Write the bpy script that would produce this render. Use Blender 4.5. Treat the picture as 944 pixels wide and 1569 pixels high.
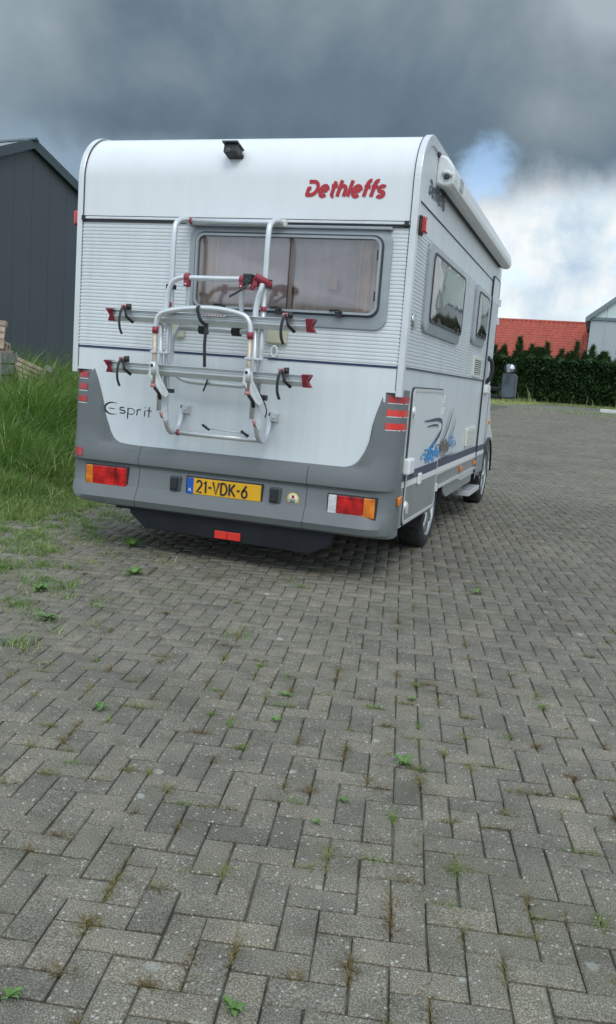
import bpy, bmesh, math, random
import numpy as np
from mathutils import Vector, Matrix
random.seed(7); rng = np.random.default_rng(11)
for o in list(bpy.data.objects): bpy.data.objects.remove(o)
SC = bpy.context.scene; COL = SC.collection
R = math.radians

# ------------------------------------------------------------------ camera
cam = bpy.data.cameras.new('camera'); camo = bpy.data.objects.new('camera', cam); COL.objects.link(camo)
CP = Vector((3.4421, -5.2715, 1.2559))
CR = Vector((0.94629239, 0.3146189, 0.07446916)); CU = Vector((-0.11750867, 0.12010464, 0.98578222)); CF = Vector((-0.30120162, 0.94158899, -0.15062455))
m = Matrix((CR, CU, -CF)).transposed().to_4x4(); m.translation = CP
camo.matrix_world = m
cam.sensor_fit = 'VERTICAL'; cam.sensor_height = 24.0; cam.lens = 1343.4/1569*24.0
cam.clip_start = 0.05; cam.clip_end = 3000
SC.camera = camo
SC.render.resolution_x = 616; SC.render.resolution_y = 1024

# ------------------------------------------------------------------ light
SUN_EL, SUN_AZ = 50, 156      # degrees; azimuth clockwise from +Y
sd = Vector((math.sin(R(SUN_AZ))*math.cos(R(SUN_EL)), math.cos(R(SUN_AZ))*math.cos(R(SUN_EL)), math.sin(R(SUN_EL))))
sun = bpy.data.lights.new('sun', 'SUN'); sun.energy = 0.7; sun.angle = R(25); sun.color = (1, .965, .92)
so = bpy.data.objects.new('sun', sun); COL.objects.link(so); so.rotation_euler = sd.to_track_quat('Z', 'Y').to_euler()
so.location = (0, -10, 20)
W_ = bpy.data.worlds.new('World'); SC.world = W_; W_.use_nodes = True
nt = W_.node_tree; nt.nodes.clear()
def N(t, **k):
    n = nt.nodes.new(t)
    for a, b in k.items(): setattr(n, a, b)
    return n
def LK(a, b): nt.links.new(a, b)
def mth(op, a, b=None, c=None, clamp=False):
    n = N('ShaderNodeMath', operation=op); n.use_clamp = clamp
    for i, v in enumerate((a, b, c)):
        if v is None: continue
        if isinstance(v, (int, float)): n.inputs[i].default_value = v
        else: LK(v, n.inputs[i])
    return n.outputs[0]
def ramp(fac, stops):
    n = N('ShaderNodeValToRGB'); r = n.color_ramp
    r.elements[0].position, r.elements[0].color = stops[0][0], (*stops[0][1], 1)
    r.elements[1].position, r.elements[1].color = stops[-1][0], (*stops[-1][1], 1)
    for p, c in stops[1:-1]:
        e = r.elements.new(p); e.color = (*c, 1)
    LK(fac, n.inputs[0]); return n.outputs[0]
def mixc(f, a, b):
    n = N('ShaderNodeMix', data_type='RGBA')
    for s, v in ((n.inputs[0], f), (n.inputs[6], a), (n.inputs[7], b)):
        if isinstance(v, (int, float)): s.default_value = v
        elif isinstance(v, tuple): s.default_value = (*v, 1)
        else: LK(v, s)
    return n.outputs[2]
GAPDIR = (-0.1458, 0.9644, 0.2207)
sky = N('ShaderNodeTexSky', sky_type='NISHITA'); sky.sun_disc = False
sky.sun_elevation = R(SUN_EL); sky.sun_rotation = R(SUN_AZ); sky.air_density = 1.0; sky.dust_density = .5
tc = N('ShaderNodeTexCoord'); sx = N('ShaderNodeSeparateXYZ'); LK(tc.outputs['Generated'], sx.inputs[0])
X, Y, Z = sx.outputs
zc = mth('ADD', mth('MAXIMUM', Z, 0.0), 0.10)
cv = N('ShaderNodeCombineXYZ'); LK(mth('DIVIDE', X, zc), cv.inputs[0]); LK(mth('DIVIDE', Y, zc), cv.inputs[1])
def noise(vec, scale, det=6, rough=.55, dist=0.0):
    n = N('ShaderNodeTexNoise'); n.inputs['Scale'].default_value = scale; n.inputs['Detail'].default_value = det
    n.inputs['Roughness'].default_value = rough; n.inputs['Distortion'].default_value = dist; LK(vec, n.inputs['Vector']); return n.outputs[0]
n1 = noise(cv.outputs[0], .55, 7, .55, .4); n2 = noise(tc.outputs['Generated'], 4.0, 7, .6, .3); n3 = noise(tc.outputs['Generated'], 13.0, 6, .6, .2)
# a rain cloud bank lies ahead (+Y); its edge is raised on the right-hand side and it thins out overhead and behind
el = mth('ADD', Z, mth('MULTIPLY', mth('SUBTRACT', n2, .5), .10))
el = mth('ADD', el, mth('MULTIPLY', mth('SUBTRACT', n3, .5), .05))
dark = N('ShaderNodeMapRange', interpolation_type='SMOOTHSTEP'); LK(el, dark.inputs[0]); dark.inputs[1].default_value = .192; dark.inputs[2].default_value = .246
lift = N('ShaderNodeMapRange', interpolation_type='SMOOTHSTEP'); LK(Z, lift.inputs[0]); lift.inputs[1].default_value = .36; lift.inputs[2].default_value = .70
back = N('ShaderNodeMapRange', interpolation_type='SMOOTHSTEP'); LK(Y, back.inputs[0]); back.inputs[1].default_value = .50; back.inputs[2].default_value = -.15
thin = mth('MAXIMUM', lift.outputs[0], back.outputs[0])
# left-hand horizon under the bank stays grey blue
leftg = N('ShaderNodeMapRange', interpolation_type='SMOOTHSTEP'); LK(X, leftg.inputs[0]); leftg.inputs[1].default_value = -.26; leftg.inputs[2].default_value = -.50
pale = ramp(n3, [(.28, (3.5, 4.5, 5.6)), (.44, (4.9, 5.7, 6.3)), (.60, (6.6, 6.9, 7.0))])
pale = mixc(mth('MULTIPLY', leftg.outputs[0], .92), pale, (1.7, 2.4, 3.1))
n4 = noise(tc.outputs['Generated'], 3.6, 6, .52, .25)
darkc = ramp(mth('SUBTRACT', mth('ADD', mth('ADD', mth('MULTIPLY', n4, 1.05), mth('MULTIPLY', n1, .12)), mth('MULTIPLY', Z, 1.7)), .505), [(.38, (.78, 1.12, 1.50)), (.51, (1.02, 1.46, 1.86)), (.65, (1.72, 2.16, 2.48)), (.80, (2.75, 3.30, 3.65))])
glow = N('ShaderNodeMapRange', interpolation_type='SMOOTHSTEP'); LK(X, glow.inputs[0]); glow.inputs[1].default_value = -.50; glow.inputs[2].default_value = -.66
darkc = mixc(mth('MULTIPLY', glow.outputs[0], .55), darkc, (2.4, 3.1, 3.5))
upper = ramp(n1, [(.3, (3.9, 5.0, 6.1)), (.55, (7.2, 8.5, 9.7)), (.75, (10.2, 11.4, 12.3))])
clouds = mixc(dark.outputs[0], pale, darkc)
clouds = mixc(thin, clouds, upper)
# small gaps of blue between the pale clouds
gapn = noise(tc.outputs['Generated'], 6.5, 4, .5, .2)
gap = N('ShaderNodeMapRange', interpolation_type='SMOOTHSTEP'); LK(gapn, gap.inputs[0]); gap.inputs[1].default_value = .62; gap.inputs[2].default_value = .72
gd = N('ShaderNodeVectorMath', operation='DISTANCE'); LK(tc.outputs['Generated'], gd.inputs[0]); gd.inputs[1].default_value = GAPDIR
gd2 = mth('ADD', gd.outputs['Value'], mth('MULTIPLY', mth('SUBTRACT', n3, .5), .09))
gp = N('ShaderNodeMapRange', interpolation_type='SMOOTHSTEP'); LK(gd2, gp.inputs[0]); gp.inputs[1].default_value = .038; gp.inputs[2].default_value = .006
gz = mth('MULTIPLY', gap.outputs[0], mth('SUBTRACT', 1.0, mth('MULTIPLY', dark.outputs[0], mth('SUBTRACT', 1.0, thin))))
sk = N('ShaderNodeMix', data_type='RGBA', blend_type='MULTIPLY'); sk.inputs[0].default_value = 1; LK(sky.outputs[0], sk.inputs[6]); sk.inputs[7].default_value = (1.2, 1.2, 1.2, 1)
final = mixc(mth('MAXIMUM', mth('MULTIPLY', gz, .8), mth('MULTIPLY', gp.outputs[0], .8)), clouds, sk.outputs[2])
bg = N('ShaderNodeBackground'); bg.inputs[1].default_value = 0.10; LK(final, bg.inputs[0])
wo = N('ShaderNodeOutputWorld'); LK(bg.outputs[0], wo.inputs[0])
SC.view_settings.view_transform = 'Standard'; SC.view_settings.look = 'None'; SC.view_settings.gamma = 1
SC.view_settings.exposure = 0.5

# ------------------------------------------------------------------ materials
def mat(name, col, rough=.5, metal=0.0, var=0.0, vscale=3.0, dirt=None, dirt_amt=0.0, dscale=(2, 2, 2), bump=0.0, bscale=40.0, spec=.5, coat=0.0):
    M = bpy.data.materials.new(name); M.use_nodes = True; t = M.node_tree
    b = t.nodes['Principled BSDF']; b.inputs['Roughness'].default_value = rough; b.inputs['Metallic'].default_value = metal
    b.inputs['Specular IOR Level'].default_value = spec; b.inputs['Coat Weight'].default_value = coat
    b.inputs['Base Color'].default_value = (*col, 1)
    tcn = t.nodes.new('ShaderNodeTexCoord'); geo = t.nodes.new('ShaderNodeNewGeometry')
    cur = None
    if var:
        n = t.nodes.new('ShaderNodeTexNoise'); n.inputs['Scale'].default_value = vscale; n.inputs['Detail'].default_value = 6
        t.links.new(geo.outputs['Position'], n.inputs['Vector'])
        r = t.nodes.new('ShaderNodeValToRGB'); r.color_ramp.elements[0].position = .3; r.color_ramp.elements[1].position = .7
        r.color_ramp.elements[0].color = (*[c*(1-var) for c in col], 1); r.color_ramp.elements[1].color = (*[min(1, c*(1+var)) for c in col], 1)
        t.links.new(n.outputs[0], r.inputs[0]); cur = r.outputs[0]; t.links.new(cur, b.inputs['Base Color'])
    if dirt:
        mp = t.nodes.new('ShaderNodeMapping'); mp.inputs['Scale'].default_value = dscale; t.links.new(geo.outputs['Position'], mp.inputs[0])
        n = t.nodes.new('ShaderNodeTexNoise'); n.inputs['Scale'].default_value = 1; n.inputs['Detail'].default_value = 8; n.inputs['Roughness'].default_value = .65
        t.links.new(mp.outputs[0], n.inputs['Vector'])
        mr = t.nodes.new('ShaderNodeMapRange'); mr.inputs[1].default_value = .42; mr.inputs[2].default_value = .78; mr.inputs[4].default_value = dirt_amt
        t.links.new(n.outputs[0], mr.inputs[0])
        x = t.nodes.new('ShaderNodeMix'); x.data_type = 'RGBA'; t.links.new(mr.outputs[0], x.inputs[0])
        if cur: t.links.new(cur, x.inputs[6])
        else: x.inputs[6].default_value = (*col, 1)
        x.inputs[7].default_value = (*dirt, 1); t.links.new(x.outputs[2], b.inputs['Base Color'])
    if bump:
        n = t.nodes.new('ShaderNodeTexNoise'); n.inputs['Scale'].default_value = bscale; n.inputs['Detail'].default_value = 4
        t.links.new(geo.outputs['Position'], n.inputs['Vector'])
        bp = t.nodes.new('ShaderNodeBump'); bp.inputs['Strength'].default_value = bump; bp.inputs['Distance'].default_value = .01
        t.links.new(n.outputs[0], bp.inputs['Height']); t.links.new(bp.outputs[0], b.inputs['Normal'])
    return M
M = {}
M['white'] = mat('white_gelcoat', (.74, .775, .79), .32, dirt=(.40, .41, .39), dirt_amt=.20, dscale=(15, 15, .7), var=.02, coat=.15)
M['cap'] = mat('white_moulding', (.80, .815, .82), .28, dirt=(.50, .52, .50), dirt_amt=.22, dscale=(5, 5, 1.0), coat=.2)
M['rib'] = mat('ribbed_aluminium', (.73, .755, .765), .36, dirt=(.40, .42, .40), dirt_amt=.32, dscale=(6, 6, 1.2), spec=.5)
M['sidew'] = mat('side_aluminium', (.68, .71, .725), .36, dirt=(.38, .40, .40), dirt_amt=.30, dscale=(6, 6, .8), bump=.05, bscale=160)
M['trim'] = mat('aluminium_trim', (.74, .75, .75), .33, .35, dirt=(.35, .35, .33), dirt_amt=.3, dscale=(9, 9, 3))
M['tube'] = mat('anodised_tube', (.70, .72, .73), .36, .45, dirt=(.40, .41, .41), dirt_amt=.25, dscale=(14, 14, 14))
M['tan'] = mat('tan_reflection_tube', (.55, .47, .38), .45, .35, var=.2, vscale=25)  # tan reflections on the metal tube, put into its base colour
M['castalu'] = mat('cast_bracket', (.62, .64, .64), .45, .35, var=.1, vscale=30)
M['redpl'] = mat('red_plastic', (.31, .035, .055), .45, var=.15, vscale=40)
M['pinkpl'] = mat('faded_red_plastic', (.48, .20, .20), .55, var=.15, vscale=40)
M['black'] = mat('black_plastic', (.022, .024, .026), .5, var=.2, vscale=30)
M['rubber'] = mat('tyre_rubber', (.022, .022, .023), .8, dirt=(.10, .095, .085), dirt_amt=.5, dscale=(12, 12, 12), bump=.3, bscale=80)
M['seam'] = mat('dark_sealant', (.045, .05, .055), .7)
M['grey'] = mat('grey_bumper_plastic', (.146, .160, .163), .50, dirt=(.190, .195, .185), dirt_amt=.5, dscale=(4, 4, 5), bump=.04, bscale=300)
M['greyside'] = mat('grey_side_panel', (.27, .285, .285), .4, dirt=(.20, .19, .16), dirt_amt=.6, dscale=(6, 6, 3))
M['skirt'] = mat('black_towbar_skirt', (.012, .014, .018), .65, spec=.25, dirt=(.030, .030, .028), dirt_amt=.4, dscale=(6, 6, 6))
M['under'] = mat('underbody', (.03, .03, .03), .85)
M['navy'] = mat('navy_stripe', (.045, .055, .105), .4, dirt=(.12, .13, .15), dirt_amt=.3, dscale=(8, 8, 8))
M['bluel'] = mat('blue_line', (.025, .035, .10), .4)
M['redtxt'] = mat('red_lettering', (.46, .022, .035), .4)
M['inktxt'] = mat('dark_lettering', (.03, .045, .075), .4)
M['winframe'] = mat('window_surround', (.36, .39, .41), .35, dirt=(.22, .25, .27), dirt_amt=.6, dscale=(5, 5, 12))
M['gasket'] = mat('window_gasket', (.05, .055, .06), .6)
M['blind'] = mat('pleated_blind', (.72, .64, .62), .9, var=.12, vscale=6)
M['curtain'] = mat('cream_curtain', (.78, .62, .50), .9, var=.12, vscale=8)
M['cream'] = mat('cream_plastic', (.56, .55, .40), .55, var=.1, vscale=14)
M['whitepl'] = mat('white_plastic', (.78, .79, .78), .4)
M['creamwh'] = mat('yellowed_white', (.70, .71, .64), .5)
M['lampred'] = mat('red_lens', (.46, .010, .010), .18, coat=.6, var=.75, vscale=13)
M['lamporange'] = mat('amber_lens', (.72, .19, .02), .2, coat=.5, var=.5, vscale=14)
M['lampclear'] = mat('clear_lens', (.62, .63, .62), .2, coat=.5, var=.15, vscale=40)
M['reflect'] = mat('red_reflector', (.72, .035, .025), .3, coat=.4)
M['refldark'] = mat('deep_red_reflector', (.45, .015, .02), .3, coat=.4)
M['plate'] = mat('yellow_plate', (.80, .42, .015), .4)
M['plateblue'] = mat('blue_plate_band', (.012, .10, .48), .4)
M['chrome'] = mat('chrome_trim', (.62, .63, .64), .30, .9, dirt=(.20, .18, .15), dirt_amt=.6, dscale=(25, 25, 25))
M['awning'] = mat('white_awning_case', (.78, .79, .785), .33, dirt=(.45, .46, .42), dirt_amt=.3, dscale=(10, 1.5, 10))
M['glassback'] = mat('window_blind', (.50, .50, .45), .8, var=.1)
M['decalblue'] = mat('decal_blue', (.05, .33, .72), .5, var=.35, vscale=30)
M['decalbrown'] = mat('decal_brown', (.20, .155, .13), .5, var=.9, vscale=50)
M['sticker'] = mat('sticker', (.72, .70, .55), .5)
M['stickerring'] = mat('sticker_ring', (.62, .50, .12), .5)
M['mirrorgrey'] = mat('mirror_shell', (.055, .065, .08), .45, dirt=(.12, .13, .14), dirt_amt=.4, dscale=(10, 10, 10))
M['wood'] = mat('pallet_wood', (.42, .32, .24), .85, var=.3, vscale=6, bump=.3, bscale=60)
M['oldwood'] = mat('weathered_wood', (.26, .25, .23), .9, var=.25, vscale=5, bump=.3, bscale=60)
M['shed'] = mat('shed_cladding', (.060, .072, .084), .5, var=.06, vscale=.7)
M['shedtrim'] = mat('shed_flashing', (.05, .068, .082), .45, var=.05)
M['shedroof'] = mat('shed_roof_sheet', (.20, .23, .25), .4, var=.1)
M['tile'] = mat('red_roof_tile', (.44, .092, .058), .6, var=.18, vscale=3, dirt=(.22, .06, .05), dirt_amt=.4, dscale=(1.2, 1.2, 4))
M['brickwall'] = mat('barn_wall', (.30, .14, .10), .8, var=.2)
M['barnlow'] = mat('barn_sheet', (.40, .43, .45), .5, var=.04, vscale=.5)
M['barnup'] = mat('barn_translucent_sheet', (.60, .68, .66), .5, var=.04, vscale=.4)
M['barntrim'] = mat('barn_flashing', (.16, .19, .21), .5)
M['concrete'] = mat('pale_concrete', (.62, .61, .57), .8, var=.1)
M['bark'] = mat('bark', (.10, .075, .05), .9, var=.2)
M['weed'] = mat('weed_leaf', (.105, .20, .045), .6, var=.3, vscale=20)

def glass_mat(name, tint, alpha, rough=.06, bumpy=0.0):
    m_ = bpy.data.materials.new(name); m_.use_nodes = True; t = m_.node_tree; t.nodes.clear()
    tr = t.nodes.new('ShaderNodeBsdfTransparent'); tr.inputs[0].default_value = (*tint, 1)
    gl = t.nodes.new('ShaderNodeBsdfGlossy'); gl.inputs['Roughness'].default_value = rough
    fr = t.nodes.new('ShaderNodeFresnel'); fr.inputs[0].default_value = 1.49
    ad = t.nodes.new('ShaderNodeMath'); ad.operation = 'ADD'; ad.inputs[1].default_value = alpha; ad.use_clamp = True
    mx = t.nodes.new('ShaderNodeMixShader'); ou = t.nodes.new('ShaderNodeOutputMaterial')
    t.links.new(fr.outputs[0], ad.inputs[0]); t.links.new(ad.outputs[0], mx.inputs[0]); t.links.new(tr.outputs[0], mx.inputs[1]); t.links.new(gl.outputs[0], mx.inputs[2]); t.links.new(mx.outputs[0], ou.inputs[0])
    if bumpy:
        geo = t.nodes.new('ShaderNodeNewGeometry'); n = t.nodes.new('ShaderNodeTexNoise'); n.inputs['Scale'].default_value = 2.6; n.inputs['Detail'].default_value = 1.5
        t.links.new(geo.outputs['Position'], n.inputs['Vector'])
        bp = t.nodes.new('ShaderNodeBump'); bp.inputs['Strength'].default_value = bumpy; bp.inputs['Distance'].default_value = .05
        t.links.new(n.outputs[0], bp.inputs['Height']); t.links.new(bp.outputs[0], gl.inputs['Normal'])
    return m_
M['glass'] = glass_mat('tinted_acrylic', (.88, .81, .80), .15, .09, .10)
M['glassside'] = glass_mat('side_acrylic', (.65, .60, .55), .22, .06, .25)
M['glasscab'] = glass_mat('cab_glass', (.3, .33, .34), .05)

# --- paving brick material: aggregate speckle, lichen discs, dirt; tone per brick comes from a mesh attribute
def paver_mat():
    m_ = bpy.data.materials.new('concrete_paver'); m_.use_nodes = True; t = m_.node_tree; b = t.nodes['Principled BSDF']
    L = t.links.new
    def nn(ty, **k):
        n = t.nodes.new(ty)
        for a, c in k.items(): setattr(n, a, c)
        return n
    geo = nn('ShaderNodeNewGeometry'); pos = geo.outputs['Position']
    at = nn('ShaderNodeAttribute', attribute_name='tone')
    def tex(scale, det=4, rough=.6):
        n = nn('ShaderNodeTexNoise'); n.inputs['Scale'].default_value = scale; n.inputs['Detail'].default_value = det; n.inputs['Roughness'].default_value = rough; L(pos, n.inputs['Vector']); return n.outputs[0]
    def rmp(f, st):
        n = nn('ShaderNodeValToRGB'); r = n.color_ramp
        r.elements[0].position, r.elements[0].color = st[0][0], (*st[0][1], 1); r.elements[1].position, r.elements[1].color = st[-1][0], (*st[-1][1], 1)
        for p, c in st[1:-1]:
            e = r.elements.new(p); e.color = (*c, 1)
        L(f, n.inputs[0]); return n.outputs[0]
    def mx(f, a, c, bt='MIX'):
        n = nn('ShaderNodeMix', data_type='RGBA', blend_type=bt)
        for s, v in ((n.inputs[0], f), (n.inputs[6], a), (n.inputs[7], c)):
            if isinstance(v, (int, float)): s.default_value = v
            elif isinstance(v, tuple): s.default_value = (*v, 1)
            else: L(v, s)
        return n.outputs[2]
    def mr(v, a, c, d=0., e=1.):
        n = nn('ShaderNodeMapRange'); n.inputs[1].default_value = a; n.inputs[2].default_value = c; n.inputs[3].default_value = d; n.inputs[4].default_value = e; L(v, n.inputs[0]); return n.outputs[0]
    def mt(op, a, c):
        n = nn('ShaderNodeMath', operation=op)
        for i, v in enumerate((a, c)):
            if isinstance(v, (int, float)): n.inputs[i].default_value = v
            else: L(v, n.inputs[i])
        return n.outputs[0]
    base = rmp(tex(240, 3, .7), [(.30, (.063, .057, .044)), (.5, (.168, .153, .124)), (.70, (.38, .355, .30))])
    big = mx(1.0, rmp(tex(.7, 5), [(.3, (.80, .80, .80)), (.7, (1.16, 1.15, 1.11))]), rmp(tex(6.5, 5, .65), [(.32, (.76, .755, .74)), (.5, (1.0, 1.0, 1.0)), (.70, (1.20, 1.19, 1.15))]), 'MULTIPLY')
    c = mx(1.0, base, big, 'MULTIPLY'); 
    tn = rmp(at.outputs['Fac'], [(0, (.78, .79, .80)), (.5, (1, 1, 1)), (1, (1.22, 1.20, 1.14))])
    c = mx(1.0, c, tn, 'MULTIPLY')
    # pale stones in the concrete
    v = nn('ShaderNodeTexVoronoi'); v.inputs['Scale'].default_value = 105; L(pos, v.inputs['Vector'])
    wn = nn('ShaderNodeSeparateColor'); L(v.outputs['Color'], wn.inputs[0])
    spk = mt('MULTIPLY', mr(mt('ADD', mt('SUBTRACT', v.outputs['Distance'], mt('MULTIPLY', wn.outputs[2], .42)), mt('MULTIPLY', mt('SUBTRACT', tex(160, 2), .5), .5)), .04, -.06), mr(wn.outputs[0], .80, .83))
    c = mx(mt('MULTIPLY', spk, .8), c, (.48, .47, .43))
    # lichen discs
    v2 = nn('ShaderNodeTexVoronoi'); v2.inputs['Scale'].default_value = 5.2; L(pos, v2.inputs['Vector'])
    w2 = nn('ShaderNodeSeparateColor'); L(v2.outputs['Color'], w2.inputs[0])
    rad = mt('ADD', v2.outputs['Distance'], mt('MULTIPLY', mt('SUBTRACT', tex(45, 2), .5), .12))
    li = mt('MULTIPLY', mr(rad, .105, .075), mr(w2.outputs[1], .40, .70))
    c = mx(mt('MULTIPLY', li, .62), c, (.40, .41, .37))
    # soil washed over the paving near the verge at the left
    sp = nn('ShaderNodeSeparateXYZ'); L(pos, sp.inputs[0])
    edge = mt('ADD', mt('ADD', mt('MULTIPLY', sp.outputs[0], -1.0), mt('MULTIPLY', sp.outputs[1], -.35)), mt('MULTIPLY', mt('SUBTRACT', tex(1.7, 6), .5), 2.6))
    soil = mr(edge, -.55, .55)
    soilc = rmp(tex(9, 6), [(.3, (.10, .092, .068)), (.52, (.19, .172, .132)), (.72, (.42, .385, .31))])
    c = mx(mt('MULTIPLY', soil, .85), c, soilc)
    # greenish film in patches
    c = mx(mt('MULTIPLY', mr(tex(1.1, 6), .52, .75), .28), c, (.105, .115, .060))
    L(c, b.inputs['Base Color']); b.inputs['Roughness'].default_value = .88; b.inputs['Specular IOR Level'].default_value = .3
    bp = nn('ShaderNodeBump'); bp.inputs['Strength'].default_value = .55; bp.inputs['Distance'].default_value = .004
    L(tex(260, 4, .7), bp.inputs['Height']); L(bp.outputs[0], b.inputs['Normal'])
    return m_
M['paver'] = paver_mat()
M['joint'] = mat('joint_soil', (.058, .052, .038), .95, var=.45, vscale=7, dirt=(.24, .22, .175), dirt_amt=1.0, dscale=(6.5, 6.5, 6.5))
M['farpave'] = mat('far_paving', (.158, .153, .128), .9, var=.14, vscale=.6, dirt=(.095, .098, .070), dirt_amt=.6, dscale=(6, 3.0, 3))
M['soil'] = mat('verge_soil', (.085, .115, .035), .95, var=.4, vscale=2.5)

def blade_mat(name, a, b_, c_):
    m_ = bpy.data.materials.new(name); m_.use_nodes = True; t = m_.node_tree; b = t.nodes['Principled BSDF']
    at = t.nodes.new('ShaderNodeAttribute'); at.attribute_name = 'tone'; r = t.nodes.new('ShaderNodeValToRGB')
    r.color_ramp.elements[0].color = (*a, 1); r.color_ramp.elements[1].color = (*c_, 1); e = r.color_ramp.elements.new(.6); e.color = (*b_, 1)
    t.links.new(at.outputs['Fac'], r.inputs[0]); t.links.new(r.outputs[0], b.inputs['Base Color']); b.inputs['Roughness'].default_value = .55
    b.inputs['Specular IOR Level'].default_value = .35
    tl = t.nodes.new('ShaderNodeBsdfTranslucent'); t.links.new(r.outputs[0], tl.inputs[0]); mx = t.nodes.new('ShaderNodeMixShader'); mx.inputs[0].default_value = .3
    t.links.new(b.outputs[0], mx.inputs[1]); t.links.new(tl.outputs[0], mx.inputs[2]); t.links.new(mx.outputs[0], t.nodes['Material Output'].inputs[0])
    return m_
M['grass'] = blade_mat('verge_grass', (.070, .145, .022), (.18, .305, .062), (.46, .48, .22))
M['tuft'] = blade_mat('joint_moss', (.16, .105, .045), (.25, .225, .085), (.16, .27, .055))
M['conifer'] = blade_mat('conifer_spray', (.032, .074, .026), (.075, .155, .050), (.13, .115, .060))
M['coniftip'] = blade_mat('conifer_tip', (.040, .085, .028), (.080, .145, .045), (.13, .12, .06))

# ------------------------------------------------------------------ helpers
class MB:
    def __init__(s): s.v = []; s.f = []; s.sm = []; s.mi = []; s.m = 0
    def add(s, vs, fs, smooth=False):
        o = len(s.v); s.v += [tuple(v) for v in vs]; s.f += [[i+o for i in f] for f in fs]; s.sm += [smooth]*len(fs); s.mi += [s.m]*len(fs); return s
    def box(s, a, b):
        x0, x1 = sorted((a[0], b[0])); y0, y1 = sorted((a[1], b[1])); z0, z1 = sorted((a[2], b[2]))
        s.add([(x0,y0,z0),(x1,y0,z0),(x1,y1,z0),(x0,y1,z0),(x0,y0,z1),(x1,y0,z1),(x1,y1,z1),(x0,y1,z1)],
              [(0,3,2,1),(4,5,6,7),(0,1,5,4),(1,2,6,5),(2,3,7,6),(3,0,4,7)]); return s
    def obox(s, c, ux, uy, uz, hx, hy, hz):
        c, ux, uy, uz = map(Vector, (c, ux, uy, uz)); P = []
        for k in (-1, 1):
            for (i, j) in ((-1,-1),(1,-1),(1,1),(-1,1)): P.append(c+ux*hx*i+uy*hy*j+uz*hz*k)
        s.add(P, [(0,3,2,1),(4,5,6,7),(0,1,5,4),(1,2,6,5),(2,3,7,6),(3,0,4,7)]); return s
    def loft(s, rings, close=True, caps=True, smooth=True):
        n = len(rings[0]); vs = [p for r in rings for p in r]; fs = []
        for i in range(len(rings)-1):
            for j in range(n if close else n-1):
                k = (j+1) % n; fs.append((i*n+j, i*n+k, (i+1)*n+k, (i+1)*n+j))
        s.add(vs, fs, smooth)
        if caps and close:
            s.add(rings[0], [tuple(range(n))[::-1]]); s.add(rings[-1], [tuple(range(n))])
        return s
    def tube(s, pts, r, seg=10, caps=True, rr=None, rz=None):
        P = [Vector(p) for p in pts]; rings = []; up = None
        for i, p in enumerate(P):
            d = (P[min(i+1, len(P)-1)]-P[max(i-1, 0)]).normalized()
            if up is None:
                up = Vector((0,0,1)) if abs(d.z) < .9 else Vector((0,1,0))
            a = d.cross(up).normalized(); b = a.cross(d).normalized(); up = b
            q = rr[i] if rr else r; q2 = rz if rz else q
            rings.append([p+a*math.cos(2*math.pi*k/seg)*q+b*math.sin(2*math.pi*k/seg)*q2 for k in range(seg)])
        return s.loft(rings, True, caps, True)
    def lathe(s, prof, c, ax='x', seg=40, sgn=1):
        rings = []
        for k in range(seg):
            a = 2*math.pi*k/seg; ring = []
            for (h, r) in prof:
                u, v = r*math.cos(a), r*math.sin(a)
                ring.append({'x': (c[0]+sgn*h, c[1]+u, c[2]+v), 'y': (c[0]+u, c[1]+sgn*h, c[2]+v), 'z': (c[0]+u, c[1]+v, c[2]+sgn*h)}[ax])
            rings.append(ring)
        rings.append(rings[0]); return s.loft(rings, False, False, True)
    def prism(s, poly, f0, f1, smooth=False):
        # poly: 2D list; f0,f1 map 2D -> 3D
        n = len(poly); a = [f0(p) for p in poly]; b = [f1(p) for p in poly]
        s.add(a+b, [tuple(range(n))[::-1], tuple(range(n, 2*n))]); s.add(a+b, [(i, (i+1) % n, n+(i+1) % n, n+i) for i in range(n)], smooth); return s
    def build(s, name, mats, parent=None, bevel=0, sub=0, fix=True):
        me = bpy.data.meshes.new(name); me.from_pydata(s.v, [], s.f)
        if not isinstance(mats, (list, tuple)): mats = [mats]
        for q in mats: me.materials.append(q)
        me.polygons.foreach_set('use_smooth', s.sm); me.polygons.foreach_set('material_index', s.mi)
        if fix:
            bm = bmesh.new(); bm.from_mesh(me); bmesh.ops.remove_doubles(bm, verts=bm.verts, dist=1e-6); bmesh.ops.recalc_face_normals(bm, faces=bm.faces); bm.to_mesh(me); bm.free()
        me.update()
        o = bpy.data.objects.new(name, me); COL.objects.link(o)
        if parent:
            o.parent = parent
            P = root_loc(parent); 
            if P.length > 0: me.transform(Matrix.Translation(-P))
        if bevel:
            bv = o.modifiers.new('bevel', 'BEVEL'); bv.width = bevel; bv.segments = 2; bv.limit_method = 'ANGLE'; bv.angle_limit = R(40); bv.harden_normals = False
        return o
def root_loc(o):
    P = Vector((0,0,0))
    while o: P = P+Vector(o.location); o = o.parent
    return P
def empty(name, loc, label, cat, group=None):
    o = bpy.data.objects.new(name, None); COL.objects.link(o); o.location = loc; o.empty_display_size = .2
    o['label'] = label; o['category'] = cat
    if group: o['group'] = group
    return o
def tag(o, label=None, cat=None, group=None, kind=None):
    for k, v in (('label', label), ('category', cat), ('group', group), ('kind', kind)):
        if v: o[k] = v
    return o
def copy_tree(o, parent=None):
    c = o.copy(); COL.objects.link(c)
    if parent: c.parent = parent
    for ch in list(o.children): copy_tree(ch, c)
    return c
def gz(x, y):     # the yard rises gently beyond the van, and the verge on the left lies a little higher
    d = y-6.5
    z = 0.0 if d <= 0 else (.022*d*d/6.0/2*1.0 if d < 6 else .022*3*1.0+.022*(d-6))
    return z
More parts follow.
